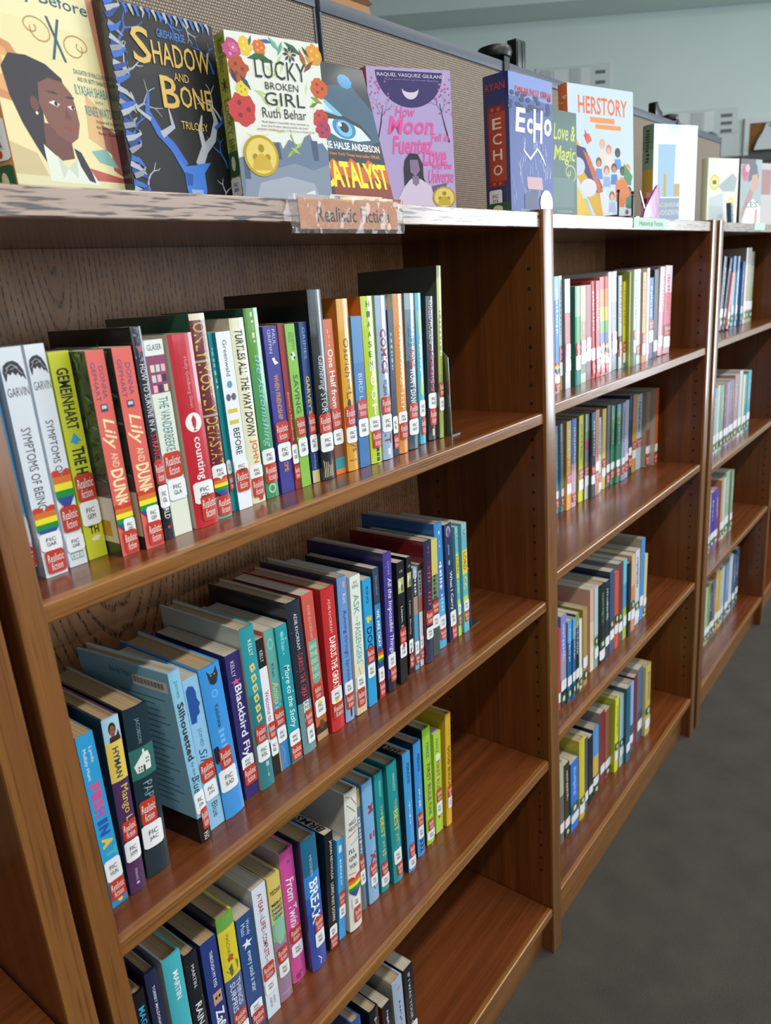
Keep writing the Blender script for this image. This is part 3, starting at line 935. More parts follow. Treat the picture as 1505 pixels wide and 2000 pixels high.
NEAR1 = {
 'first': (0, [('46a9dd', .70), ('7fc0e6', .715), ('e9eef0', .85), ('e9eef0', .945), ('2b3038', 1)], '46a9dd', '46a9dd', [('V', 'the sky and other stories', .2, .62, .3, .5, 'e5a055')][:0] + [('L', [(.3 + .06 * (k % 2), .2 + .02 * k) for k in range(22)], .09, 'd79a58')], [CN(.72, .84, 'FIC CAL'), RF(.845, .945)], 'sky blue paperback half behind the upright'),
 'garvinA': (0, 'dfe7ee', 'c9d1d8', 'dfe7ee', hair(.055, .13) + [('H', 'GARVIN', .165, .202, .08, .97, '4a5058'), ('V', 'SYMPTOMS OF BEING', .335, .695, .28, .68, '33383f')], [('heart', .68, .835), CN(.80, .88, 'FIC GAR'), RF(.88, .985, .12, .98)], 'white paperback with black hair drawing'),
 'garvinB': (0, 'dfe7ee', 'dfe7ee', 'dfe7ee', hair(.045, .12) + [('H', 'GARVIN', .155, .192, .08, .97, '4a5058'), ('V', 'SYMPTOMS OF', .325, .575, .28, .68, '33383f'), ('R', .935, .968, .15, .85, '6fa389'), ('R', .940, .963, .19, .81, 'dfe7ee'), ('H', 'B+B', .944, .960, .26, .74, '4d7f66')], [('heart', .545, .735), RF(.715, .835), CN(.85, .93, 'FIC GAR')], 'white paperback with higher rainbow heart'),
 'gemein': (0, 'c9cf2c', 'c9cf2c', 'c9cf2c', [('V', 'GEMEINHART', .075, .36, .22, .82, '2b2d20', .02), ('P', [(.5, .375), (.8, .42), (.62, .42), (.62, .43), (.4, .43), (.4, .42), (.22, .42)], '3aa0c8'), ('V', 'THE H', .445, .575, .22, .85, '2b2d20', .03), ('H', 'TH', .835, .875, .3, .8, '2b2d20', .03), ('P', [(.3, .9), (.6, .885), (.85, .893), (.7, .905), (.75, .915), (.4, .91)], 'e8e8c8')], [RF(.575, .71), CN(.71, .83, 'FIC GEM')], 'yellow green paperback with blue arrow'),
 'lilyA': (0, 'e0655a', '3b4f3f', 'e0655a', [('V', 'GEPHART', .055, .235, .16, .40, '5a4a78'), ('V', 'DONNA', .075, .225, .55, .80, '5a4a78'), ('R', .25, .285, .3, .68, '3e4258'), ('R', .256, .272, .36, .62, 'c9ccd2'), ('V', 'Lily', .315, .47, .10, .88, 'f3e2ae', .01, .3), ('V', 'AND', .485, .555, .38, .75, 'f3e2ae'), ('V', 'DUNK', .565, .755, .18, .88, 'f3e2ae', .03)], [('heart', .735, .885, 0, .97), CN(.815, .90, 'FIC GEP', .34, .99), RF(.875, .99, .2, .99)], 'coral spine with cream script, lower label'),
 'lilyB': (0, 'e0655a', '33453a', 'e0655a', [('V', 'GEPHART', .055, .235, .16, .40, '5a4a78'), ('V', 'DONNA', .075, .225, .55, .80, '5a4a78'), ('R', .25, .285, .3, .68, '3e4258'), ('R', .256, .272, .36, .62, 'c9ccd2'), ('V', 'Lily', .315, .47, .10, .88, 'f3e2ae', .01, .3), ('V', 'AND', .485, .555, .38, .75, 'f3e2ae'), ('V', 'DUNK', .565, .725, .18, .88, 'f3e2ae', .03)], [('heart', .695, .85, 0, .97), CN(.785, .88, 'FIC GEP', .3, .99), RF(.865, .985, .2, .99)], 'coral spine with cream script, higher heart'),
 'survive': (1, '20232c', '0d0d10', '1a1c22', dots('8a8f98', 3, 26, .05, 0, .16) + [('P', [(.3, .09), (.7, .08), (.8, .105), (.4, .115)], 'b8536a'), ('V', 'HOW TO SURVIVE IN A', .165, .475, .25, .78, 'dfe3e8'), ('V', 'STRANGE', .485, .62, .2, .85, 'cf3a3a', .01), ('V', 'RLD', .845, .895, .25, .8, 'f0f0f0'), ('O', .93, .945, .35, .7, 'cf3a3a', 8)], [RF(.61, .725), CN(.73, .84, 'FIC GIL')], 'black glossy hardcover with white capitals'),
 'vander': (0, [('e6eae6', .075), ('8f3f63', .26), ('dfe6d6', 1)], 'dfe6d6', 'dfe6d6', [('H', 'GLASER', .022, .05, .14, .9, '3c4247')] + [('R', .12 + .05 * j, .155 + .05 * j, .15 + .28 * i, .36 + .28 * i, ('e2d9b8', 'c9d2d8', 'e8b7c0', '3a2f45')[(i + j) % 4]) for i in range(3) for j in range(3) if j < 3] + [('V', 'THE VANDERBEEKE', .28, .555, .3, .8, '3f7d86')], [RF(.56, .695, .05, .98), CN(.70, .81, 'FIC GLA')], 'cream paperback with magenta house windows'),
 'counting': (1, 'c3202f', 'cdc7b7', 'c3202f', [('V', 'Holly Goldberg Sloan', .115, .37, .42, .62, 'e79aa0'), ('O', .395, .495, .18, .86, 'eef0f0', 28), ('P', [(.52, .405), (.62, .43), (.6, .46), (.54, .478), (.62, .488), (.42, .488), (.5, .478), (.44, .46), (.42, .43)], 'c3202f'), ('V', 'counting', .52, .745, .3, .72, 'f0e9ea', .012)], [CN(.755, .87, 'FIC GOL', .08, .95), RF(.83, .97, .28, .98)], 'bright red hardcover with white circle'),
 'devast': (1, '6d1f2a', '2f5f4c', '6d1f2a', [('R', 0, .03, 0, 1, 'e5dcc0'), ('R', .215, .225, 0, 1, 'b3a887'), ('R', .475, .485, 0, 1, 'b3a887'), ('V', 'ONLY', .04, .21, .12, .9, 'd8b64a'), ('V', 'MOSTLY', .232, .468, .12, .9, 'd8b64a'), ('V', 'DEVASTAT', .492, .725, .12, .9, 'd8b64a'), ('R', .885, 1, 0, 1, '6cb4a4')], [CN(.725, .80, 'FIC GON'), ('heart', .785, .89, .02, .98), RF(.885, .985)], 'wine red spine with tall yellow capitals'),
 'tealthin': (0, '148f97', '148f97', '148f97', [('V', '~', .08, .3, .3, .7, 'bfe3e3')], [CN(.7, .78, 'FIC GRE'), RF(.78, .88)], 'thin teal book'),
 'green11': (0, 'e9eef2', '2a9aa4', 'e9eef2', [('V', 'Greenwald', .045, .24, .38, .66, '3d434a'), ('O', .265, .305, .32, .68, '5b9cc0', 18), ('O', .335, .375, .14, .46, '5c6168', 14), ('O', .335, .375, .5, .84, '5c6168', 14), ('R', .350, .357, .4, .56, '5c6168'), ('V', '11', .42, .505, .14, .8, 'd8c22e', .04), ('V', 'BEFORE', .53, .68, .32, .76, '3a4048', .01)], [CN(.715, .80, 'FIC GRE'), RF(.765, .895, .05, .95)], 'white spine with sunglasses and yellow numerals'),
 'turtles': (1, 'e6e4c3', 'd9d6b9', 'e6e4c3', [('V', 'TURTLES ALL THE WAY DOWN', .06, .625, .22, .80, '26262a', .015, .2), ('V', 'JOHN', .645, .775, .3, .85, 'd8742a', .015)], [CN(.785, .86, 'FIC GRE'), RF(.855, .965, .06, .95), ('dot', .955, .985, .45, .75, 'c23a28')], 'cream hardcover with black brush capitals'),
 'aston': (1, [('5f9a3a', .30), ('4f9a58', .72), ('3f8f62', 1)], '1f5a4a', '4c8f4a', [('V', '~', .02, .17, .35, .6, 'cfe6b8', 0, .3), ('V', 'the Astonishing', .235, .725, .2, .8, '8fd0e4', 0, .35), ('O', .92, .975, .2, .75, 'a9d6b4', 18), ('O', .93, .965, .3, .66, '3f8f62', 16)], [CN(.73, .815, 'FIC GRE'), RF(.81, .915)], 'green hardcover with pale blue script'),
 'friend': (0, '3b3a92', '3b3a92', '3b3a92', [('V', 'GRIFFIN', .02, .155, .28, .5, 'c9cbe6'), ('V', 'PAUL', .02, .11, .6, .82, 'c9cbe6'), ('P', [(.4, .185), (.6, .18), (.66, .2), (.85, .215), (.6, .225), (.5, .21)], 'e8e8ee'), ('V', 'WHEN FRIENDSHIP', .28, .55, .38, .72, 'e0913a', .015), ('V', 'OME', .81, .87, .38, .72, 'e0913a', .015)], [RF(.56, .685), CN(.69, .80, 'FIC GRI')], 'violet blue paperback with orange capitals'),
 'jazmin': (0, '8c2128', '8c2128', '8c2128', [('V', "Jazmin's Notebook", .4, .7, .3, .75, 'e3b95a')], [CN(.72, .84, 'FIC GRI'), RF(.85, .94)], 'thin dark red book'),
 'saving': (0, '86bf4a', '86bf4a', '86bf4a', [('V', 'GRIFFIN', .05, .15, .55, .8, '3f7c3a'), ('V', 'PAUL', .05, .11, .25, .5, '3f7c3a'), ('O', .165, .215, .3, .75, 'e9ede2', 14), ('O', .17, .19, .32, .5, '2c3a2c', 10), ('O', .19, .21, .55, .75, '2c3a2c', 10), ('V', 'SAVING', .30, .535, .28, .78, '2f6a3a', .015)], [RF(.56, .68), CN(.69, .805, 'FIC GRI')], 'lime green paperback with panda drawing'),
 'garvey': (0, [('21407c', .80), ('1c3766', .92), ('cdbf86', 1)], '21407c', '21407c', [('V', 'GRIMES', .03, .22, .35, .7, '8fb1dc'), ('V', "GARVEY'S", .325, .56, .28, .76, 'e3c23c', .02), ('V', 'wordsong', .81, .91, .3, .7, '8fb1dc')], [RF(.56, .685), CN(.69, .80, 'FIC GRI')], 'navy paperback with yellow capitals'),
 'blacktall': (1, '1b1f22', '141517', '1b1f22', [('V', 'Gathering', .335, .515, .2, .72, 'd4d8da', 0, .35), ('V', 'STORY', .53, .66, .3, .75, 'd4d8da')] + [('L', [(.15 + .12 * k, .985), (.18 + .12 * k, .94 - .02 * (k % 3)), (.14 + .13 * k, .89 + .01 * k)], .04, 'd9cfa4') for k in range(6)], [RF(.64, .745, .05, .97), CN(.745, .845, 'FIC HAN')], 'tall glossy black hardcover'),
 'onehalf': (0, [('cf6a3f', .34), ('b95b41', .56), ('7a4a34', .89), ('1f8a93', .965), ('d9773a', 1)], 'cf6a3f', 'cf6a3f', [('V', '~', .06, .17, .4, .6, 'f0c9a0'), ('V', 'One Half from', .185, .565, .28, .80, 'f3eee4', .012)], [RF(.56, .695), CN(.70, .80, 'FIC HAR')], 'orange paperback with white serif title'),
 'ostrich': (1, [('e0a52a', .62), ('dba032', 1)], 'c9762c', 'e0a52a', [('V', 'Ostrich', .22, .44, .3, .75, '6d5426', -.004, .1), ('V', 'and', .455, .51, .45, .7, '6d5426'), ('V', 'L', .53, .57, .3, .7, '6d5426'), ('O', .57, .62, .3, .62, '3a3a30', 12), ('V', 'ys', .835, .885, .3, .8, '7a5a26'), ('H', 'PHILOMEL', .93, .942, .15, .85, '7a5a26')], [RF(.61, .735), CN(.735, .83, 'FIC HAR')], 'golden yellow hardcover with brown script'),
 'bird': (0, [('4f86bf', .3), ('3f78b4', 1)], '3f78b4', '3f78b4', [('V', 'BIRD L', .37, .545, .35, .72, 'c5daf0')], [RF(.545, .665), CN(.67, .79, 'FIC HAR')], 'shorter mid blue paperback'),
 'hoot': (1, 'b9d62e', 'd06a2a', 'b9d62e', [('H', c, .028 + .058 * i, .062 + .058 * i, .36, .64, '2c4f4a') for i, c in enumerate('HIAASEN')] + [('H', c, .37 + .088 * i, .435 + .088 * i, .3, .74, 'eef4e0', .03) for i, c in enumerate('HOOT')] + [('R', .905 + .03 * i, .93 + .03 * i, .45, .75, '1c1c1c') for i in range(3)], [CN(.71, .80, 'FIC HIA'), RF(.795, .905, .15, .98)], 'lime hardcover with stacked white capitals'),
 'comics': (1, '9db4cf', '9db4cf', '9db4cf', [('V', 'COMICS', .195, .465, .25, .82, '8f2b3a', .03), ('V', 'WILL', .50, .545, .3, .7, '2c3a4a'), ('V', 'BREAK', .545, .60, .3, .7, '2c3a4a'), ('V', 'IT', .84, .9, .2, .8, '8f2b3a', .03), ('R', .93, .97, .4, .65, 'dfe6ee')], [RF(.605, .715), CN(.715, .825, 'FIC HIG')], 'pale blue hardcover with maroon capitals'),
 'navythin': (0, '202c45', '202c45', '202c45', [('V', '~', .15, .4, .3, .7, 'aab4c6')], [CN(.72, .84, 'FIC HIL'), RF(.85, .95)], 'thin navy book'),
 'vanish': (1, [('d98c2f', .7), ('d58a37', 1)], 'd9cfae', 'd98c2f', [('V', 'Vanishing', .16, .57, .28, .72, 'f2d9a4', 0, .2), ('V', 'ELEP', .61, .72, .32, .7, 'f2d9a4')], [CN(.73, .81, 'FIC HOB'), RF(.80, .91, .1, .98)], 'orange hardcover with pale script'),
 'lupe': (1, [('8fa6b8', .1), ('5d7a90', .42), ('3f5366', 1)], '6f7a80', '5d7a90', [('V', 'LUPE', .21, .33, .22, .8, '3a7fb0', .02), ('V', 'WONG', .34, .46, .22, .8, 'b8404a', .02), ('V', "WON'T DANCE", .47, .73, .22, .8, 'e4ebf0', .02)], [RF(.695, .80), CN(.80, .905, 'FIC HOF')], 'steel grey hardcover with three coloured words'),
 'cyan': (1, '4fb3c8', '4fb3c8', '4fb3c8', [('P', [(.2, .1), (.7, .14), (.6, .3), (.3, .26)], 'a9c36a'), ('P', [(.4, .55), (.9, .6), (.7, .68), (.3, .65)], 'c9cf4a'), ('P', [(.2, .36), (.5, .34), (.45, .42)], 'a9c36a'), ('V', '~', .3, .52, .3, .7, 'e4f2f4', 0, .3)], [CN(.70, .81, 'FIC HOL'), RF(.815, .935, .1, .98)], 'cyan hardcover with yellow green patches'),
 'khaled': (1, '3c3a40', '2d2b30', '3c3a40', dots('77707a', 9, 30, .05, 0, .66) + [('V', 'KHALED HOSSEINI', .03, .32, .2, .62, 'd6d2d0'), ('V', 'A THOUSAND SP', .36, .66, .25, .68, 'c54a6a', .02), ('R', .92, .97, .35, .6, 'd6c9b0')], [CN(.665, .775, 'FIC HOS'), RF(.775, .895, .1, .95)], 'dark speckled hardcover with pink title'),
 'talllast': (1, [('bfc46a', .3), ('a9b84a', .62), ('98a848', 1)], '4f544a', 'a9b84a', [('V', '~', .25, .5, .3, .7, '6d7a30')], [RF(.665, .75), CN(.755, .835, 'FIC HOW')], 'tallest olive hardcover beside the bookend'),
}
GEO = {
 'r1': [["garvinA",-0.8746,-0.8536,0.0606,0.2053,0.0],["garvinB",-0.8478,-0.83,0.0666,0.2052,0.0],["gemein",-0.8269,-0.8072,0.0687,0.1966,0.0],["lilyA",-0.8047,-0.7861,0.0461,0.1949,0.0],["lilyB",-0.7806,-0.7601,0.042,0.195,0.0],["survive",-0.7535,-0.7423,0.0483,0.2114,0.0],["vander",-0.7408,-0.7189,0.0499,0.1976,0.0],["counting",-0.7139,-0.6843,0.0487,0.2006,0.0],["devast",-0.6804,-0.6606,0.054,0.218,0.0],["tealthin",-0.6518,-0.6458,0.0631,0.197,0.0],["green11",-0.6453,-0.6253,0.0586,0.1969,0.0],["turtles",-0.6212,-0.6011,0.0627,0.2092,0.0],["aston",-0.598,-0.5777,0.0641,0.2181,0.0],["friend",-0.574,-0.5524,0.0623,0.1965,0.0],["jazmin",-0.5518,-0.5421,0.0613,0.198,0.0],["saving",-0.5415,-0.5258,0.0599,0.1964,0.0],["garvey",-0.5213,-0.5085,0.0605,0.1965,0.0039],["blacktall",-0.5079,-0.4843,0.0562,0.2322,0.0055],["onehalf",-0.4774,-0.4588,0.0602,0.1963,0.0],["ostrich",-0.4582,-0.4369,0.0563,0.2187,0.0058],["bird",-0.4363,-0.4159,0.0534,0.196,0.0059],["hoot",-0.4141,-0.3902,0.0531,0.2192,0.005],["comics",-0.3896,-0.3675,0.0513,0.2183,0.0075],["navythin",-0.3632,-0.3521,0.0532,0.1986,0.0088],["vanish",-0.3501,-0.3293,0.0533,0.2183,0.0091],["lupe",-0.324,-0.3009,0.0549,0.2174,0.0114],["cyan",-0.2858,-0.2715,0.0623,0.2168,0.0085],["khaled",-0.2607,-0.2388,0.0646,0.2102,0.013],["talllast",-0.2382,-0.2264,0.0598,0.2522,0.0154]],
 'r2': [["fish",-0.888,-0.8699,0.0474,0.1988,0.0],["mango",-0.867,-0.8486,0.0463,0.2024,0.0066],["paper",-0.8431,-0.8147,0.0511,0.1968,0.0081],["silhou",-0.7764,-0.7612,0.0451,0.2166,-0.0057],["silblue",-0.7563,-0.7359,0.0527,0.195,-0.0046],["kado",-0.7348,-0.7058,0.0516,0.1979,-0.005],["blackbird",-0.6973,-0.6758,0.058,0.1939,0.0],["yougo",-0.6741,-0.6525,0.0552,0.218,0.0],["welcome",-0.6466,-0.6341,0.0622,0.1905,0.0],["amina",-0.6335,-0.6164,0.0625,0.1963,0.0],["more",-0.6152,-0.5962,0.0604,0.1943,0.0],["deserves",-0.5923,-0.5685,0.0618,0.2164,0.0],["notokay",-0.5598,-0.5387,0.0666,0.2143,0.0],["dariusred",-0.5343,-0.5083,0.0628,0.2103,0.0056],["running",-0.5059,-0.4867,0.0626,0.2148,0.0101],["ask",-0.4838,-0.4623,0.0599,0.2084,0.0108],["dog",-0.4569,-0.4384,0.0597,0.195,0.009],["weokay",-0.4311,-0.4182,0.0607,0.2035,0.0083],["impossible",-0.4098,-0.3904,0.0603,0.2172,0.0113],["listenA",-0.3817,-0.3644,0.0584,0.1941,0.0112],["listenB",-0.3499,-0.338,0.0659,0.1903,0.0131],["thinblue",-0.3344,-0.3243,0.0649,0.1692,0.0108],["thingray",-0.3198,-0.3111,0.0656,0.1694,0.0108],["timber",-0.3089,-0.2878,0.0618,0.2022,0.0121],["lobi",-0.2855,-0.2663,0.0643,0.1984,0.0099],["farblue",-0.2567,-0.2347,0.072,0.2165,0.0049],["carry",-0.2258,-0.2056,0.0703,0.2083,0.0],["lordA",-0.2004,-0.1917,0.0697,0.1959,0.0038],["lordB",-0.185,-0.1692,0.068,0.1966,0.0056]],
 'r3': [["magoon",-0.8865,-0.8713,0.064,0.2112,0.004],["torrey",-0.8678,-0.8529,0.064,0.2234,0.004],["martinteal",-0.8452,-0.8209,0.064,0.2204,0.004],["rain",-0.8186,-0.8003,0.064,0.2024,0.004],["eyes",-0.7949,-0.772,0.064,0.1987,0.004],["maschari",-0.7689,-0.743,0.064,0.2133,0.004],["wendy",-0.7409,-0.7155,0.064,0.1894,0.004],["year",-0.7096,-0.6867,0.0668,0.2086,0.0046],["medina",-0.6826,-0.6604,0.07,0.2025,0.0061],["pink",-0.652,-0.6269,0.076,0.2168,0.0054],["break",-0.6233,-0.5937,0.066,0.2161,0.0074],["jason",-0.5838,-0.567,0.0685,0.194,0.0162],["thinsky",-0.5605,-0.5465,0.0701,0.1661,0.0172],["sun",-0.5413,-0.5139,0.0655,0.2336,0.0175],["thingold",-0.4978,-0.486,0.0777,0.2146,0.0082],["mik",-0.4826,-0.4586,0.0754,0.216,0.0079],["bestA",-0.4535,-0.433,0.0742,0.2163,0.0069],["bestB",-0.4273,-0.4024,0.0685,0.2202,0.0052],["perkA",-0.3952,-0.375,0.0631,0.2199,0.007],["perkB",-0.3588,-0.3384,0.0702,0.2156,0.009],["ruleA",-0.3274,-0.3051,0.0731,0.2238,0.0076],["ruleB",-0.2955,-0.2746,0.0754,0.1954,0.0099],["good",-0.2695,-0.2533,0.0707,0.2187,0.0148]],
 'r4': [["tipblue",-0.5564,-0.5365,0.07,0.1985,0.0],["darktwo",-0.516,-0.4942,0.07,0.1784,0.0],["redpages",-0.4853,-0.4636,0.07,0.1594,0.0],["palegray",-0.4558,-0.429,0.07,0.1815,0.0],["blackgirl",-0.424,-0.3981,0.07,0.1802,0.0]],
 'm1': [["m1_0",0.1508,0.174,0.0571,0.2142,0.0],["m1_1",0.1871,0.1985,0.0628,0.2147,0.0],["m1_2",0.2006,0.2232,0.0572,0.2079,0.0],["m1_3",0.2472,0.2709,0.0576,0.1924,0.0],["m1_4",0.281,0.3053,0.0612,0.1922,0.0],["m1_5",0.3145,0.3382,0.0646,0.1923,0.0],["m1_6",0.3453,0.3664,0.0664,0.1985,-0.0049],["m1_7",0.367,0.3871,0.0643,0.1979,-0.0051],["m1_8",0.3899,0.4107,0.0645,0.2046,-0.0069],["m1_9",0.4125,0.4329,0.0646,0.2048,-0.0063],["m1_10",0.4477,0.4637,0.07,0.2132,-0.0054],["m1_11",0.4756,0.5029,0.0731,0.2135,-0.0073],["m1_12",0.5035,0.525,0.0703,0.2035,-0.0049],["m1_13",0.5256,0.5396,0.0682,0.1901,0.0],["m1_14",0.5402,0.5543,0.06,0.21,0.0],["m1_15",0.5549,0.5721,0.0558,0.214,0.0],["m1_16",0.5835,0.6074,0.0583,0.2137,-0.0051],["m1_17",0.608,0.6297,0.0543,0.2062,0.0],["m1_18",0.6413,0.6605,0.0574,0.2147,0.0],["m1_19",0.6798,0.7093,0.0642,0.1915,-0.0039],["m1_20",0.7186,0.7456,0.0663,0.2095,0.0],["m1_21",0.7462,0.7812,0.0652,0.2132,0.0103],["m1_22",0.7837,0.8323,0.0639,0.2154,0.0084]],
 'm2': [["m2_0",0.3721,0.3896,0.1652,0.2078,0.0],["m2_1",0.3902,0.4032,0.1586,0.2104,0.0],["m2_2",0.4038,0.4269,0.1519,0.2118,0.0045],["m2_3",0.4297,0.4551,0.1521,0.2125,0.0063],["m2_4",0.4726,0.4999,0.1534,0.2118,0.007],["m2_5",0.5005,0.5217,0.1498,0.2109,0.0073],["m2_6",0.5223,0.5455,0.1431,0.2115,0.0071],["m2_7",0.5481,0.5692,0.1431,0.214,0.005],["m2_8",0.5754,0.5914,0.1457,0.1912,0.0],["m2_9",0.6002,0.6251,0.1486,0.2065,0.0068],["m2_10",0.6257,0.6479,0.1468,0.2109,0.0087],["m2_11",0.6485,0.6723,0.1448,0.2063,0.0083],["m2_12",0.6729,0.6995,0.1398,0.206,0.0081],["m2_13",0.7001,0.7227,0.1357,0.2062,0.0079],["m2_14",0.7295,0.7517,0.1379,0.2082,0.0058],["m2_15",0.7625,0.7851,0.1412,0.2142,0.0095],["m2_16",0.7857,0.8139,0.1402,0.2127,0.0093],["m2_17",0.8173,0.8553,0.1403,0.2083,0.0061],["m2_18",0.8559,0.8887,0.1279,0.211,0.0059],["m2_19",0.8893,0.9136,0.115,0.2147,0.0058]],
 'm3': [["m3_0",0.1228,0.133,0.0434,0.1894,0.0048],["m3_1",0.1336,0.1608,0.0429,0.2125,0.0052],["m3_2",0.1614,0.1821,0.0404,0.1903,0.0045],["m3_3",0.1827,0.198,0.0386,0.1885,0.0043],["m3_4",0.2018,0.2188,0.0391,0.1931,0.0009],["m3_5",0.2265,0.2399,0.0417,0.1702,0.0],["m3_6",0.2425,0.266,0.0407,0.1874,0.0],["m3_7",0.3089,0.3295,0.0523,0.2069,0.0],["m3_8",0.3301,0.3512,0.0509,0.2049,0.0],["m3_9",0.3518,0.385,0.0486,0.2,0.0],["m3_10",0.3856,0.4093,0.0477,0.1987,0.0],["m3_11",0.4156,0.4416,0.0489,0.213,0.0],["m3_12",0.4438,0.4692,0.0489,0.199,0.0],["m3_13",0.4741,0.4977,0.0495,0.2138,-0.0046],["m3_14",0.4995,0.5224,0.0488,0.2129,0.0],["m3_15",0.523,0.5415,0.0449,0.1974,0.0],["m3_16",0.5505,0.5742,0.0473,0.2088,0.0],["m3_17",0.591,0.6206,0.0526,0.2059,0.0],["m3_18",0.6242,0.6495,0.0535,0.2229,0.0121],["m3_19",0.6501,0.6703,0.0523,0.173,0.0092]],
 'm4': [["m4_0",0.1627,0.1852,0.0622,0.2181,0.0],["m4_1",0.1858,0.2122,0.0602,0.2022,0.0],["m4_2",0.2128,0.2536,0.0576,0.1891,0.0],["m4_3",0.2618,0.2922,0.0584,0.2224,0.0],["m4_4",0.2942,0.3124,0.0588,0.2099,0.0],["m4_5",0.3299,0.3541,0.064,0.1899,0.0],["m4_6",0.3611,0.395,0.0665,0.1937,0.0],["m4_7",0.4164,0.4446,0.0706,0.2099,0.0],["m4_8",0.4459,0.4812,0.0698,0.1993,0.0],["m4_9",0.4818,0.5055,0.0593,0.2175,0.0039],["m4_10",0.5113,0.5375,0.0567,0.2127,0.0],["m4_11",0.5381,0.565,0.0491,0.2248,0.0],["m4_12",0.5842,0.6096,0.0574,0.2134,0.0],["m4_13",0.6215,0.6453,0.0613,0.2139,0.0],["m4_14",0.6459,0.6817,0.0588,0.2265,0.0],["m4_15",0.6828,0.7227,0.0507,0.2188,0.0]],
 'f1': [["f1_0",1.3671,1.4003,0.0863,0.222,0.0296],["f1_1",1.4009,1.4235,0.0843,0.2163,0.0575],["f1_2",1.4241,1.4462,0.0776,0.1708,0.0452],["f1_3",1.5587,1.5935,0.1012,0.2237,0.0093],["f1_4",1.5941,1.6147,0.0956,0.2228,0.0091],["f1_5",1.6153,1.6397,0.0853,0.205,0.0082],["f1_6",1.6444,1.716,0.0837,0.2468,0.0089],["f1_7",1.742,1.792,0.09,0.235,0.0]],
 'f2': [["f2_0",1.1999,1.2358,0.045,0.2086,0.0],["f2_1",1.2392,1.2697,0.045,0.2104,0.0],["f2_2",1.274,1.3165,0.045,0.2075,0.0],["f2_3",1.3234,1.3784,0.045,0.2062,0.0],["f2_4",1.3798,1.4331,0.045,0.2077,0.0],["f2_5",1.4375,1.4874,0.045,0.2159,0.0],["f2_6",1.4953,1.5364,0.045,0.2217,0.0],["f2_7",1.5456,1.599,0.045,0.201,0.0],["f2_8",1.6074,1.6518,0.045,0.2061,0.0]],
 'f3': [["f3_0",1.2393,1.2684,0.055,0.1996,0.0],["f3_1",1.2711,1.3537,0.055,0.1991,0.0],["f3_2",1.3809,1.4347,0.055,0.215,0.0],["f3_3",1.4353,1.4835,0.055,0.228,0.0],["f3_4",1.5061,1.5669,0.055,0.2169,0.0]],
 'f4': [["f4_0",1.3109,1.3275,0.075,0.2246,0.0],["f4_1",1.3333,1.4225,0.075,0.2146,0.0],["f4_2",1.4231,1.45,0.075,0.2118,0.0],["f4_3",1.4542,1.4977,0.075,0.238,0.0],["f4_4",1.5009,1.5692,0.075,0.2252,0.0],["f4_5",1.5869,1.6334,0.075,0.2197,0.0],["f4_6",1.6365,1.6794,0.075,0.235,0.0],["f4_7",1.6905,1.7293,0.075,0.2128,0.0],["f4_8",1.7324,1.814,0.075,0.2297,0.0]],
}
P1 = "near bookcase's top row"
# the first book stands half hidden behind the upright
GEO['r1'].insert(0, ['first', -.8995, -.8765, .070, .205, 0.0])
for i, g in enumerate(GEO['r1']):
    hard, sp, bk, fr, els, st, desc = NEAR1[g[0]]
    bels = ()
    if g[0] in ('lilyA', 'lilyB'):
        bels = leaves('1c2a22', 4, 90, 0, .62) + leaves('5f7f68', 9, 60, 0, .62) + [('R', .62, .70, 0, 1, '4a4a44'), ('R', .70, .93, .1, 1, 'd9cfb4'), ('R', .93, 1, 0, 1, '2b332c'), ('R', .82, .90, .80, .93, 'c8902c')]
    put(g[1:], P1, i, desc, hard, sp, bk, fr, els, st, z=Z1[0], back_els=bels, group="books on the near bookcase's top row")

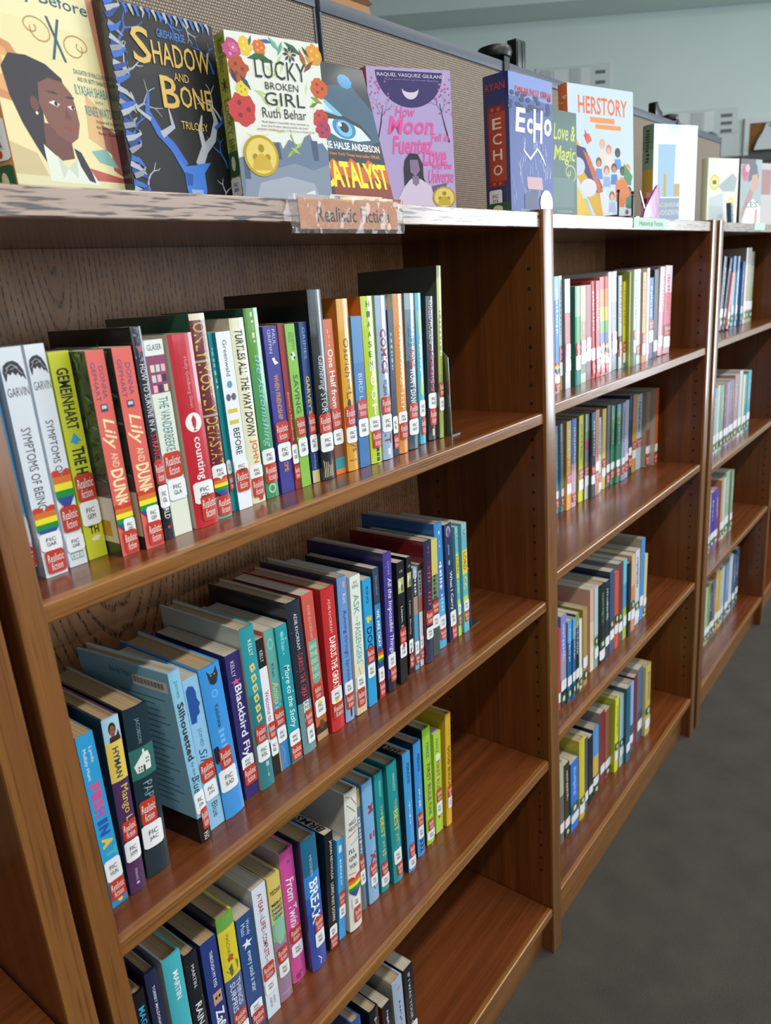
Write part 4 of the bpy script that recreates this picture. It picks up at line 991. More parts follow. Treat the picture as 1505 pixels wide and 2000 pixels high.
CAT_EARS = [('P', [(.3, .02), (.42, .05), (.62, .05), (.78, .015), (.84, .07), (.72, .115), (.56, .125), (.38, .105)], '2b2f3a'), ('O', .055, .066, .44, .52, 'c9a24a', 8), ('O', .055, .066, .62, .70, 'c9a24a', 8)]
SILH_BACK = [('H', 'Also by Traci L.', .045, .085, .35, .62, '2d3a44')] + [('R', .16 + .034 * i, .166 + .034 * i, .42 + .05 * (i % 3), .92 - .04 * ((i * 7) % 4), '4d7080') for i in range(19)] + [('R', .845, 1, 0, 1, '111214')] + \
    [('R', .055, .115, .60, .97, 'd8d2c4')] + [('R', .066, .098, .625 + .012 * i, .630 + .012 * i + .003 * (i % 3 == 0), '1c1c1c') for i in range(26)]
NEAR2 = {
 'fish': (0, [('2f9fd6', .955), ('2f8fc4', 1)], '7a1f2c', '2f9fd6', [('V', 'Mullaly Hunt', .075, .25, .18, .42, 'f0f5f8'), ('V', 'Lynda', .075, .16, .56, .78, 'f0f5f8')] + [('V', c, .275 + .048 * i, .318 + .048 * i, .18, .8, ('d9588f', 'c85a9a', 'd9588f', 'b45aa8')[i], .06) for i, c in enumerate('FISH')] + [('V', 'I', .485, .51, .2, .8, '2a58b0', .06), ('V', 'N', .52, .575, .2, .8, '2a58b0', .06), ('V', 'A', .59, .65, .2, .85, 'e8c94a', .06), ('V', 'T', .66, .715, .3, .95, '4fb8c0', .06), ('O', .955, .985, .4, .7, 'e8d94a', 14)], [CN(.72, .845, 'FIC HUN', .02, .99), RF(.845, .96, .05, .98)], 'sky blue paperback with multicoloured letters'),
 'mango': (1, [('a9cfe0', .13), ('e3c65a', .345), ('4f2f5c', 1)], '27343c', '4f2f5c', [('O', .025, .095, .28, .72, '2a1d1a', 16), ('O', .04, .105, .34, .66, '8a5a42', 16), ('P', [(.25, .13), (.3, .1), (.7, .1), (.85, .075), (.95, .13)], '3a2824'), ('O', .062, .068, .40, .46, '1c1412', 8), ('O', .062, .068, .54, .60, '1c1412', 8), ('R', .086, .089, .45, .56, '5f2e2a'), ('V', 'HYMAN', .16, .325, .32, .68, '2c3550', .015), ('V', 'Mango L', .375, .58, .3, .85, 'e3c65a'), ('V', 'STERLING', .86, .93, .42, .56, 'cbb9d4'), ('O', .94, .955, .4, .6, 'cbb9d4', 10)], [RF(.575, .685, .1, .98), CN(.69, .81, 'FIC HYM', .05, .98)], 'purple book with portrait above yellow band'),
 'paper': (1, '17303a', '0f262e', '17303a', [('V', 'JACOBSON', .06, .205, .36, .55, '7c98a0'), ('R', .23, .405, 0, 1, '2f6a64'), ('P', [(.12, .325), (.5, .265), (.72, .265), (.8, .305), (.78, .37), (.2, .37)], 'e2e6dc'), ('P', [(.5, .245), (.58, .245), (.58, .27), (.5, .27)], 'e2e6dc')] + [('R', .335 + .018 * j, .345 + .018 * j, .26 + .1 * i, .32 + .1 * i, '33423e') for i in range(2) for j in range(2)] + [('R', .30 + .02 * j, .31 + .02 * j, .6 + .08 * i, .65 + .08 * i, '33423e') for i in range(2) for j in range(2)] + [('R', .335, .37, .46, .54, '2c3a36'), ('V', 'PAPER', .435, .60, .34, .72, '7f9499', -.004)], [RF(.535, .68, .08, .72), CN(.68, .825, 'FIC JAC', .02, .86)], 'dark teal hardcover with white house'),
 'silhou': (1, [('8cc4e0', .845), ('15161a', 1)], '86b8cd', '8cc4e0', [('V', 'Jones', .05, .145, .3, .65, '3a9aa0'), ('V', 'Silhouetted', .175, .505, .22, .75, '3a2a30', .02), ('V', 'by the', .52, .595, .35, .6, '4a5a66'), ('V', 'Blue', .60, .70, .2, .85, '2a3440', 0, .3), ('V', 'FSG', .945, .985, .25, .65, 'e8e8e4')], [CN(.695, .82, 'FIC JON', .02, .98), RF(.80, .925, .3, .98)], 'askew light blue hardcover with barcode'),
 'silblue': (0, '8fc2e0', '8fc2e0', '8fc2e0', [('P', [(.1, .07), (.3, .045), (.6, .06), (.72, .1), (.7, .14), (.85, .18), (.72, .2), (.74, .235), (.5, .25), (.45, .285), (.1, .28)], '24509a'), ('V', 'JONES', .325, .445, .35, .62, '3c6c94'), ('V', 'Sil', .455, .55, .2, .72, '2f5a86', 0, .3), ('V', 'Blue', .83, .93, .35, .75, '2f4a66')], [RF(.54, .675, .02, .98), CN(.68, .80, 'FIC JON', .02, .9)], 'pale blue paperback with dark blue profile'),
 'kado': (1, '3f97de', '3a7fc0', '3f97de', CAT_EARS + [('V', 'Kadohata', .245, .39, .40, .58, '28405c'), ('O', .15, .2, .36, .66, '6fb2ea', 16), ('O', .158, .192, .42, .6, '3f97de', 14), ('P', [(.02, .51), (.22, .5), (.3, .545), (.34, .58), (.1, .62), (.02, .6)], '23262e'), ('V', '~', .41, .53, .3, .7, '74b6ee', 0, .3)], [RF(.53, .665, .2, .78), CN(.665, .815, 'FIC KAD', .02, .86)], 'bright blue hardcover with black cat'),
 'blackbird': (0, '322a6a', '2c2250', '322a6a', [('V', 'KELLY', .05, .155, .3, .55, 'd6d4ea'), ('P', [(.5, .165), (.58, .18), (.85, .182), (.64, .193), (.74, .212), (.5, .2), (.28, .212), (.36, .193), (.15, .182), (.42, .18)], 'd65a8c'), ('V', 'Blackbird Fly', .215, .71, .22, .82, 'eceaf2', .015)], [CN(.70, .79, 'FIC KEL', .05, .9), RF(.775, .905, .08, .98)], 'indigo paperback with bold white title'),
 'yougo': (1, [('2f9aa4', .4), ('2a7f86', 1)], 'b9bcb0', '2f9aa4', [('V', 'KELLY', .075, .17, .4, .66, 'e4f0f0')] + [('P', [(.3, .225 + .062 * i), (.62, .215 + .062 * i), (.7, .255 + .062 * i), (.38, .268 + .062 * i)], 'dfd08a') for i in range(6)] + [('H', c, .232 + .062 * i, .252 + .062 * i, .44, .58, '2c3230', .02) for i, c in enumerate('YOUGOF')] + [('R', .835, .865, .5, .72, 'a9cfd0'), ('V', '~', .88, .97, .5, .66, 'a9cfd0')], [RF(.595, .705, .08, .82), CN(.705, .82, 'FIC KEL', .02, .9)], 'teal hardcover with cream letter tiles'),
 'welcome': (0, [('202227', .2), ('eceff2', .74), ('202227', 1)], '202227', 'eceff2', [('V', 'KELLY', .08, .16, .3, .7, 'd8d8d8'), ('V', 'Welcome to 4', .37, .62, .25, .8, 'c2409a', .01)], [RF(.60, .72, .1, .98), CN(.725, .845, 'FIC KEL', .05, .98)], 'black and white paperback with magenta title'),
 'amina': (0, [('5fa89e', .5), ('3f9ab0', .74), ('3f86c4', 1)], 'c85a34', '5fa89e', [('R', 0, .62, 0, .1, 'c85a34'), ('O', .06, .14, .28, .82, '86c4b8', 20), ('O', .075, .125, .38, .72, '5fa89e', 18), ('V', 'Khan', .235, .325, .38, .64, '24504e'), ('V', "Amina's", .36, .555, .25, .82, 'd9cf7a', 0, .3), ('R', .79, 1, 0, .12, 'c99a4a'), ('L', [(.3, .82), (.6, .88), (.4, .95)], .05, '7cb6e4')], [RF(.555, .68, .02, .98), CN(.685, .795, 'FIC KHA', .05, .95)], 'sage teal paperback with orange edge'),
 'more': (0, '1f9aa6', '1f9aa6', '1f9aa6', [('O', .04, .085, .36, .66, '7fd0d4', 16), ('V', 'Khan', .09, .175, .36, .66, 'bfe6e4'), ('V', 'More to the Story', .28, .745, .22, .82, 'f0f6f4', .004, .3)] + dots('d6f0ee', 5, 8, .05, .02, .74), [CN(.765, .87, 'FIC KHA', .02, .98), RF(.865, .985, .02, .98)], 'teal paperback with flowing white script'),
 'deserves': (1, [('25303f', .655), ('6f9aa0', 1)], '23222a', '25303f', [('V', 'ADIB KHORRAM', .075, .305, .38, .62, 'd9dde2'), ('V', 'DARIUS THE GREAT', .335, .645, .32, .72, 'b8404a', .01), ('V', 'DESERVES', .65, .79, .32, .75, 'eceadc', .02)] + dots('c25a4a', 8, 6, .03, .05, .6), [RF(.72, .825, .35, .95), CN(.825, .94, 'FIC KHO', .35, .95)], 'navy and grey green hardcover'),
 'notokay': (0, [('cf5a4e', .835), ('c26a30', .9), ('3a2c24', .955), ('b99a72', 1)], '9a3a36', 'cf5a4e', [('V', 'ADIB KHORRAM', .075, .30, .38, .62, 'eab0a0'), ('P', [(.12, .31), (.86, .31), (.9, .585), (.5, .61), (.2, .59)], '6fae9e')] + [('H', s, .335 + .05 * i, .365 + .05 * i, .2, .82, 'e8dfb8') for i, s in enumerate(('DARIUS', 'THE', 'GREAT', 'IS NOT', 'OKAY'))] + [('O', .865, .93, .3, .75, '6d3a24', 14)], [RF(.61, .715, .15, .8), CN(.715, .835, 'FIC KHO', .08, .98), ('dot', .725, .755, .35, .65, 'e8d92e')], 'coral paperback with sea green title panel'),
 'dariusred': (1, 'cb2f33', 'a8262a', 'cb2f33', [('V', 'ADIB KHORRAM', .075, .305, .38, .58, 'f0c4bc'), ('V', 'DARIUS THE GREAT', .335, .70, .28, .75, 'f4e6dc', .02)], [CN(.695, .80, 'FIC KHO', .1, .92), ('dot', .765, .795, .35, .6, 'e8d92e'), RF(.80, .91, .1, .95)], 'bright red hardcover with bold white title'),
 'running': (1, [('6f9ad4', .82), ('8fa9d8', 1)], '3a4258', '6f9ad4', [('V', 'Kim', .115, .175, .4, .75, 'd9e4f2'), ('P', [(.4, .03), (.75, .035), (.7, .075), (.5, .07)], 'c9a08a'), ('V', 'Running through Sprinkle', .225, .715, .28, .72, '3a4f9a', 0, .2), ('P', [(.45, .9), (.7, .91), (.65, .97), (.5, .975)], '2c2c3a')], [CN(.715, .805, 'FIC KIM', .05, .95), RF(.80, .91, .1, .98)], 'periwinkle hardcover with navy script'),
 'ask': (0, [('e2ebdd', .62), ('e4dfbf', .95), ('d8c9a0', 1)], 'cfd6ca', 'e2ebdd', [('H', 'A.S.', .035, .055, .3, .72, '333a3c'), ('H', 'KING', .062, .085, .22, .8, '333a3c'), ('V', 'ASK', .13, .27, .25, .78, '6fa0a0', .006), ('V', 'the', .285, .325, .42, .6, '8fb0ae'), ('V', 'PASSENGERS', .335, .625, .25, .78, '6fa0a0', .006), ('L', [(.4, .65), (.6, .72), (.5, .75), (.7, .8)], .08, 'd9b46a')], [CN(.715, .81, 'FIC KIN', .1, .95), RF(.81, .945, .08, .85)], 'pale mint paperback with thin green capitals'),
 'dog': (0, '2a9fd8', '2a8fc4', '2a9fd8', [('V', 'KING', .06, .185, .36, .64, '1c3a50', .01), ('P', [(.2, .295), (.5, .28), (.55, .3), (.85, .29), (.8, .33), (.6, .325), (.5, .345), (.3, .33)], 'd6cf4a'), ('V', 'DOG', .375, .555, .22, .82, '17222c', .01)], [RF(.53, .655, .02, .95), CN(.66, .77, 'FIC KIN', .02, .9)], 'azure paperback with yellow dog figure'),
 'weokay': (0, [('34465a', .27), ('3a86bf', .60), ('2f5f9a', .76), ('e4e9ee', .87), ('c23a28', 1)], '22262c', '34465a', [('V', 'Nina LaCour', .06, .205, .4, .64, 'aab8c6'), ('V', 'WE ARE OKAY', .31, .60, .26, .76, 'f0f3f6', .02)], [('heart', .62, .755, .02, 1), CN(.765, .865, 'FIC LAC', .05, .98), RF(.865, .985, .02, .98)], 'slate and blue paperback with rainbow heart'),
 'impossible': (1, [('4b3f9a', .9), ('241f2c', 1)], '2f2a5c', '4b3f9a', [('V', 'LOCKE', .06, .155, .42, .62, 'c9a9d0'), ('V', 'All the Impossible Things', .175, .72, .2, .82, 'eceaf4', .006, .25)] + dots('b9a9e0', 4, 14, .025, .02, .7), [CN(.72, .83, 'FIC LOC', .05, .95), RF(.82, .93, .2, .98)], 'purple hardcover with large white script'),
 'listenA': (0, '16171b', '16171b', '16171b', [('H', 'LAI', .065, .085, .35, .75, 'c9c9c4'), ('R', .13, .25, .1, .9, 'b9bf7a'), ('O', .145, .21, .2, .5, 'ece6c9', 12), ('O', .18, .245, .5, .85, '5f6f2c', 12), ('V', 'Listen, S', .36, .535, .35, .68, 'e4e4e0')], [RF(.535, .665, .08, .95), CN(.665, .78, 'FIC LAI', .02, .95), ('dot', .665, .70, .4, .7, 'd0202a')], 'black paperback with pale picture, fuller view'),
 'listenB': (0, '16171b', '16171b', '16171b', [('H', 'LAI', .065, .085, .35, .75, 'c9c9c4'), ('R', .13, .25, .1, .9, 'b9bf7a'), ('O', .145, .21, .2, .5, 'ece6c9', 12), ('O', .18, .245, .5, .85, '5f6f2c', 12), ('V', 'Listen, Slowly', .37, .66, .35, .68, 'e4e4e0')], [CN(.70, .82, 'FIC LAI', .05, .95), ('dot', .78, .815, .3, .6, 'd0202a'), RF(.83, .95, .1, .95)], 'black paperback with pale picture, narrower'),
 'thinblue': (0, [('9fb2bc', .1), ('2b3038', .28), ('a9907a', .45), ('4f9ac0', .72), ('e2e7ea', .85), ('6fb0d4', 1)], '7f8a90', '4f9ac0', [('V', '~', .03, .26, .25, .75, 'd4dade')], [CN(.72, .84, 'FIC LAN'), RF(.845, .95)], 'thin blue and grey book'),
 'thingray': (0, [('2a2224', .06), ('8f9498', .3), ('b0574a', .46), ('d4d8da', .72), ('d0d4d8', 1)], '8f9498', 'b9bcc0', [('V', '~', .08, .28, .25, .75, '2c3036')], [CN(.70, .82, 'FIC LAR'), RF(.83, .93)], 'thin grey and red book'),
 'timber': (1, [('2a2f52', 1)], '6f1a1e', '2a2f52', [('V', '~', .04, .12, .4, .6, 'b0707a'), ('V', 'TIMBER CREEK', .155, .545, .28, .78, '8f2a34', .012)], [RF(.56, .68, .05, .9), CN(.70, .80, 'FIC LAY', .05, .9)], 'navy hardcover with dark red side'),
 'lobi': (0, [('d4c86a', .3), ('7a8f5a', .5), ('3a4f4a', 1)], '4a5a44', '7a8f5a', [('V', '~', .3, .5, .3, .75, '2c3a30', .01)], [RF(.52, .63), CN(.64, .75, 'FIC LAZ')], 'thin yellow and green book'),
 'farblue': (1, [('3f8fd4', .3), ('4f7fc8', .6), ('58b0dc', 1)], '2a5a94', '3f8fd4', [('V', '~', .06, .19, .4, .6, 'd4e4f4'), ('V', '~', .3, .52, .3, .68, 'e4ecf8'), ('V', '~', .56, .7, .3, .7, '8fe0f0')], [CN(.735, .84, 'FIC LOC', .1, .95), RF(.84, .93, .1, .95)], 'tall cornflower blue hardcover'),
 'carry': (0, '24355c', '24355c', '24355c', [('O', .02, .11, .2, .85, 'a9a2c4', 14), ('P', [(.3, .06), (.6, .03), (.8, .09), (.5, .12)], '6a4f86'), ('V', 'JENNIFER', .17, .26, .35, .55, 'c9d2e4'), ('O', .3, .345, .3, .6, '8fa2c4', 14), ('V', 'What I Carry', .40, .73, .3, .78, 'eef1f6', .008)], [CN(.74, .87, 'FIC LON', .15, .98), RF(.87, .99, .3, .98)], 'navy paperback with white brush title'),
 'lordA': (0, [('8fc0c4', .1), ('6fb4c0', .24), ('dfd94a', .46), ('5fb8c4', .66), ('c9d84a', 1)], '5fb8c4', '6fb4c0', [('H', 'C', .06, .1, .25, .75, '2c3a40'), ('V', 'LORD', .26, .42, .2, .8, 'c0502a', .02), ('V', 'CC', .48, .6, .2, .8, 'e8e24a', .02)], [CN(.70, .80, 'FIC LOR'), RF(.80, .9)], 'yellow and cyan paperback, nearer twin'),
 'lordB': (0, [('8fc0c4', .1), ('6fb4c0', .24), ('dfd94a', .46), ('5fb8c4', .66), ('c9d84a', .9), ('5fc0d0', 1)], '5fb8c4', '6fb4c0', [('H', 'C', .06, .1, .25, .75, '2c3a40'), ('V', 'LORD', .26, .42, .2, .8, 'c0502a', .02), ('V', 'CC', .48, .6, .2, .8, 'e8e24a', .02)], [CN(.70, .80, 'FIC LOR'), RF(.80, .9, .1, .98)], 'yellow and cyan paperback beside the bookend'),
}
P2 = "near bookcase's second row"
for i, g in enumerate(GEO['r2']):
    hard, sp, bk, fr, els, st, desc = NEAR2[g[0]]
    sil = g[0] == 'silhou'
    put(g[1:], P2, i, desc, hard, sp, bk, fr, els, st, z=Z1[1], yaw=math.radians(5.9) if sil else 0.0, back_els=SILH_BACK if sil else (),
        pages=PAGES_T if g[0] in ('fish', 'mango', 'paper', 'kado') else None, group="books on the near bookcase's second row")

NEAR3 = {
 'magoon': (1, '14161c', '14161c', '14161c', [('V', 'MAGOON', .1, .36, .3, .8, '3aa0d0', .02)], [CN(.7, .8, 'FIC MAG'), RF(.8, .9)], 'black hardcover with blue capitals'),
 'torrey': (1, '232a4c', '2a2440', '232a4c', [('V', 'TORREY MALDONADO', .09, .38, .4, .62, 'dfe3ec', .01)], [CN(.7, .8, 'FIC MAL'), RF(.8, .9)], 'navy hardcover with red inner edge'),
 'martinteal': (1, '46b6c0', 'b9bfc0', '46b6c0', [('V', 'MARTIN', .1, .28, .4, .7, 'eef6f6', .015), ('V', 'To Be', .48, .75, .25, .8, '9a3f6a', .01, .3)], [CN(.76, .85, 'FIC MAR'), RF(.85, .95)], 'turquoise hardcover with plum script'),
 'rain': (1, '1c1e26', '1c1e26', '1c1e26', [('V', 'MARTIN', .08, .24, .38, .62, 'd6d8dc'), ('V', 'RAIN REIGN', .36, .75, .25, .75, 'd9dce2', .01)] + dots('7c828c', 2, 10, .03, .02, .6), [CN(.76, .85, 'FIC MAR'), RF(.85, .95)], 'black hardcover with tall white capitals'),
 'eyes': (0, '283a7c', '1e2c5c', '283a7c', [('V', 'THROUGH MY EYES', .09, .36, .46, .66, 'e4e8f2', .01), ('R', .40, .49, .3, .85, 'c49a80'), ('O', .43, .455, .4, .55, '2a1c1a', 10), ('O', .43, .455, .62, .77, '2a1c1a', 10), ('V', 'Zafir', .53, .72, .3, .85, 'f0f2f6', .02)], [RF(.72, .83, .1, .95), CN(.83, .92, 'FIC MAR')], 'royal blue paperback with eyes photo'),
 'maschari': (1, [('6fa84a', .09), ('e0cc3a', .44), ('4a5f92', 1)], '2a2c3c', 'e0cc3a', [('V', 'MASCHARI', .125, .29, .36, .54, '8f8a2c'), ('P', [(.3, .29), (.5, .275), (.7, .29), (.6, .305), (.65, .325), (.5, .315), (.35, .32)], 'b8502a'), ('L', [(.15, .37), (.5, .42), (.9, .4)], .03, '4a5a2c'), ('P', [(.3, .36), (.5, .34), (.55, .4), (.4, .43)], '5a6a34'), ('P', [(.75, .33), (.9, .36), (.8, .41)], '5a6a34'), ('V', 'SURPRISE', .47, .72, .2, .5, 'd6dcec', .01), ('V', 'THINGS', .47, .66, .56, .84, 'd6dcec', .01)], [RF(.69, .80, .15, .95), CN(.80, .92, 'FIC MAS')], 'yellow hardcover with leaf sprig'),
 'wendy': (0, '2a4f86', '1c3a64', '2a4f86', [('V', 'Mass', .06, .15, .22, .5, 'c9d8ec'), ('V', 'Wendy', .05, .17, .5, .78, 'c9d8ec'), ('P', [(.5, .19), (.58, .215), (.85, .218), (.63, .235), (.72, .265), (.5, .248), (.28, .265), (.37, .235), (.15, .218), (.42, .215)], 'eef2f8'), ('V', 'every soul a star', .295, .64, .34, .72, 'dfe8f4', .004)], [CN(.72, .82, 'FIC MAS', .1, .9), RF(.80, .93, .15, .95)], 'denim blue paperback with white star'),
 'year': (0, 'd9e2ee', 'b9bfc6', 'd9e2ee', [('V', 'A YEAR', .055, .2, .35, .68, 'b0343c', .015), ('V', 'in the', .205, .235, .4, .6, '6a7078'), ('V', 'LIFE', .24, .33, .35, .68, 'b0343c', .015), ('V', 'of a', .335, .36, .4, .6, '6a7078'), ('V', 'COMPLETE', .365, .54, .35, .68, 'b0343c', .015), ('V', 'and', .55, .58, .4, .6, '6a7078'), ('V', 'MARTIN', .86, .93, .3, .45, '3a4048'), ('V', 'STACY', .86, .92, .55, .7, '3a4048')], [RF(.585, .705, .05, .9), CN(.715, .81, 'FIC MAT', .05, .9)], 'white paperback with red capitals'),
 'medina': (1, [('dcc26a', .22), ('c9cf8a', .36), ('7fb49a', .5), ('9a7f9a', 1)], 'b9a05a', 'dcc26a', [('H', 'MEDINA', .10, .135, .12, .92, '4a3f2c'), ('H', 'MERCI', .2, .225, .12, .9, '2c3a3a', .02), ('H', 'SUAREZ', .235, .26, .08, .94, '7a2c3a', .02), ('H', 'CHANGES', .27, .295, .08, .94, '2c3a3a', .02), ('H', 'GEARS', .305, .33, .12, .9, '3a6a5a', .02), ('O', .30, .54, .1, .9, '8fc0a4', 20), ('H', 'CANDLEWICK', .93, .942, .15, .85, 'e4d4e0')], [RF(.565, .685, .1, .95), CN(.69, .80, 'FIC MED', .1, .92)], 'yellow and mauve hardcover'),
 'pink': (1, 'd44f9e', 'b9a4ae', 'd44f9e', [('O', .07, .1, .4, .65, '8a4fa0', 12), ('V', 'From Twinkle', .2, .65, .22, .8, 'f4e6f0', .012, .3), ('V', 'Menon', .93, .98, .2, .7, '6a2050')], [RF(.575, .69, .1, .95), CN(.70, .80, 'FIC MEN', .1, .92)], 'hot pink hardcover with white script'),
 'break': (1, [('1f6a8c', .26), ('2f86d0', .5), ('2a4fa8', 1)], '2a2f4c', '2f86d0', [('V', 'MESSNER', .12, .28, .38, .55, 'a9c4d4'), ('V', 'BREAK', .31, .64, .25, .8, 'f0f4f8', .025), ('P', [(0, .42), (.5, .46), (1, .4), (1, .5), (0, .55)], '2660b4'), ('L', [(.4, .9), (.6, .94), (.5, .97)], .05, 'dfe6f4')], [RF(.605, .715, .35, .95), CN(.715, .83, 'FIC MES', .3, .95)], 'blue hardcover with bold white capitals'),
 'jason': (0, '17181c', '101114', '17181c', [('V', 'JASON REYNOLDS', .07, .40, .5, .86, 'd9d9d4', .01), ('V', 'LONG WAY DOWN', .43, .76, .5, .86, 'd9d9d4', .01)], [CN(.79, .89, 'FIC REY', .05, .98), RF(.88, .985, .1, .98)], 'black book under an inked top edge'),
 'thinsky': (0, '3f9fe0', '3f9fe0', '3f9fe0', [('R', .06, .13, .25, .7, 'd9ecf8'), ('V', '~', .2, .46, .35, .65, 'cfe6f6')], [RF(.52, .66), CN(.66, .78, 'FIC NEL')], 'short bright blue book'),
 'sun': (1, 'e6e6dc', 'c9c6ba', 'e6e6dc', [('L', [(.15, .08), (.75, .16)], .06, '8fa84a'), ('L', [(.5, .05), (.9, .12)], .05, 'c25a8a'), ('L', [(.2, .22), (.8, .20)], .05, '4a8fb0'), ('L', [(.1, .02), (.6, .05)], .05, 'c9b03a'), ('H', 'JANDY', .215, .24, .25, .85, '2c3034'), ('H', 'NELSON', .248, .272, .2, .92, '2c3034'), ('L', [(.15, .31), (.8, .29)], .05, 'c23a3a'), ('L', [(.3, .37), (.9, .35)], .04, 'a84f8a'), ('H', "I'LL", .40, .43, .15, .6, '2c3034', .01), ('H', 'GIVE', .455, .485, .15, .75, '2c3034', .01), ('H', 'YOU', .51, .54, .15, .7, '2c3034', .01), ('L', [(.1, .575), (.6, .585)], .05, 'd0742a')], [('heart', .60, .755, .02, .98), CN(.755, .83, 'FIC NEL', .2, .8), ('dot', .79, .815, .45, .65, 'e8d92e'), RF(.835, .945, .3, .85)], 'white hardcover with coloured rays'),
 'thingold': (1, [('b9a05a', .14), ('5f7080', 1)], 'c9a24a', '5f7080', [('V', '~', .22, .52, .3, .75, 'c9d2da', .02)], [RF(.55, .66), CN(.66, .78, 'FIC NEW')], 'thin slate and gold book'),
 'mik': (1, [('7fb4e0', .7), ('8fb9dc', 1)], '5f8fc0', '7fb4e0', [('V', 'M', .19, .26, .4, .9, 'b02f3f', .05), ('V', 'I', .42, .47, .4, .9, 'b02f3f', .05), ('V', 'K', .59, .68, .35, .9, 'b02f3f', .05), ('L', [(.4, .86), (.6, .9), (.8, .88)], .06, '2c3a5a')], [RF(.67, .775, .2, .9), CN(.775, .86, 'FIC NOR', .2, .9)], 'sky blue hardcover with spaced red letters'),
 'bestA': (1, '1f969a', '1f7a80', '1f969a', [('V', 'PANCHOLY', .07, .2, .4, .62, 'bfe4dc'), ('V', 'THE', .27, .36, .42, .66, 'd4cf5a'), ('V', 'BEST', .37, .55, .3, .75, 'd4cf5a', .015), ('V', 'AT', .57, .63, .4, .66, 'd4cf5a'), ('V', 'IT', .65, .71, .3, .75, 'd4cf5a', .015)], [RF(.75, .86, .1, .9), CN(.86, .95, 'FIC PAN')], 'teal green hardcover with full yellow title'),
 'bestB': (1, '1f969a', '1f7a80', '1f969a', [('V', 'PANCHOLY', .09, .23, .4, .62, 'bfe4dc'), ('V', 'THE', .3, .38, .42, .66, 'd4cf5a'), ('V', 'BEST', .39, .57, .3, .75, 'd4cf5a', .015), ('V', 'AT', .59, .66, .4, .66, 'd4cf5a')], [CN(.72, .84, 'FIC PAN', .1, .85), RF(.84, .95, .3, .9)], 'teal green hardcover with shorter yellow title'),
 'perkA': (1, '3f9fe0', '1f2c3c', '3f9fe0', [('V', 'PERKINS', .08, .25, .4, .7, '24507a', .01), ('V', '~', .4, .6, .35, .6, 'd4e8f6')], [RF(.765, .88, .2, .9), CN(.88, .97, 'FIC PER')], 'bright blue hardcover under inked top edge'),
 'perkB': (1, '3a97dc', '1f2c3c', '3a97dc', [('V', 'PERKINS', .1, .25, .4, .7, '24507a', .01), ('V', '~', .4, .57, .35, .6, 'd4e8f6'), ('V', '332', .85, .97, .3, .8, '1c2a3c', .02)], [RF(.61, .73, .1, .8), CN(.73, .84, 'FIC PER', .1, .8)], 'bright blue hardcover with dark numerals'),
 'ruleA': (1, '9fd63a', '1c2418', '9fd63a', [('V', 'PEREZ', .12, .25, .35, .65, '5a6a8a'), ('V', 'FIRST RULE', .30, .62, .32, .72, '8f3a5a', .012), ('V', 'PUNK', .64, .75, .32, .72, '8f3a5a', .012)], [RF(.78, .88, .2, .85), CN(.88, .96, 'FIC PER')], 'spring green hardcover with plum capitals'),
 'ruleB': (0, 'b0d040', 'a0b838', 'b0d040', [('V', 'PEREZ', .06, .2, .3, .6, '5a6a4a'), ('P', [(.2, .22), (.5, .2), (.9, .23), (.85, .27), (.3, .28)], 'e4eccc'), ('V', 'FIRST RUL', .28, .58, .3, .7, '8f3a5a', .012), ('P', [(.3, .82), (.7, .85), (.4, .87)], 'b03a3a')], [RF(.56, .69, .2, .9), CN(.69, .82, 'FIC PER', .1, .9)], 'lime paperback with shorter spine'),
 'good': (1, 'e0b02a', 'c99a24', 'e0b02a', [('V', 'GOOD ENOUGH', .28, .7, .3, .76, '4a3f24', .01), ('V', '~', .1, .2, .4, .6, '8a6f24')], [RF(.64, .74, .2, .95), CN(.74, .84, 'FIC YOO', .2, .95)], 'mustard yellow hardcover at the far end'),
}
P3_ = "near bookcase's third row"
for i, g in enumerate(GEO['r3']):
    hard, sp, bk, fr, els, st, desc = NEAR3[g[0]]
    put(g[1:], P3_, i, desc, hard, sp, bk, fr, els, st, z=Z1[2], pages=PAGES_T if i < 6 or g[0] == 'break' else None, ink='BRMS' if g[0] in ('jason', 'perkA') else None, group="books on the near bookcase's third row")
NEAR4 = {
 'tipblue': (1, '2a5aa8', '1f4fa0', '2a5aa8', [], [], 'blue hardcover showing only its top'),
 'darktwo': (1, '17181c', '101114', '17181c', [('V', '~', .1, .3, .4, .7, 'b9bcc4')], [], 'black hardcover with rounded spine'),
 'redpages': (0, '1c1d22', '6a1a1e', '1c1d22', [('V', '~', .1, .35, .4, .7, 'c9ccd2')], [], 'low black book with red cover edge'),
 'palegray': (1, 'a9bdd4', '8f8a84', 'a9bdd4', [('R', .08, .12, .4, .7, 'c9909a'), ('V', '~', .25, .7, .4, .62, '3a4a5c')], [], 'pale blue grey hardcover'),
 'blackgirl': (0, '1a1b21', '131418', '1a1b21', [('V', 'IF I WAS YOUR GIRL', .08, .85, .4, .65, 'c9ccd2', .006)], [], 'tall black book with white capitals'),
}
P4_ = "near bookcase's bottom row"
for i, g in enumerate(GEO['r4']):
    hard, sp, bk, fr, els, st, desc = NEAR4[g[0]]
    put(g[1:], P4_, i, desc, hard, sp, bk, fr, els, st or [CN(.7, .8, 'FIC REY'), RF(.8, .9)], z=Z1[3], group="books on the near bookcase's bottom row")

# ------------------------------------------------------------------ the middle and far bookcases: smaller in view, simpler spines
def row(geos, place, zz, specs, group, genre='real', z_off=0):
    for i, (g, sp) in enumerate(zip(geos, specs)):
        look, bands, back, tcol, marks = sp
        st = []
        els = scrib(.1, .5, .3, .72, tcol, i) if tcol else []
        for mk in marks:
            st.append(mk if len(mk) > 3 or mk[0] != 'call' else mk)
        put(g[1:], place, i, look, 0 if i % 3 else 1, bands, back, bands if isinstance(bands, str) else bands[0][0], els, st, z=zz, group=group, simple=True)

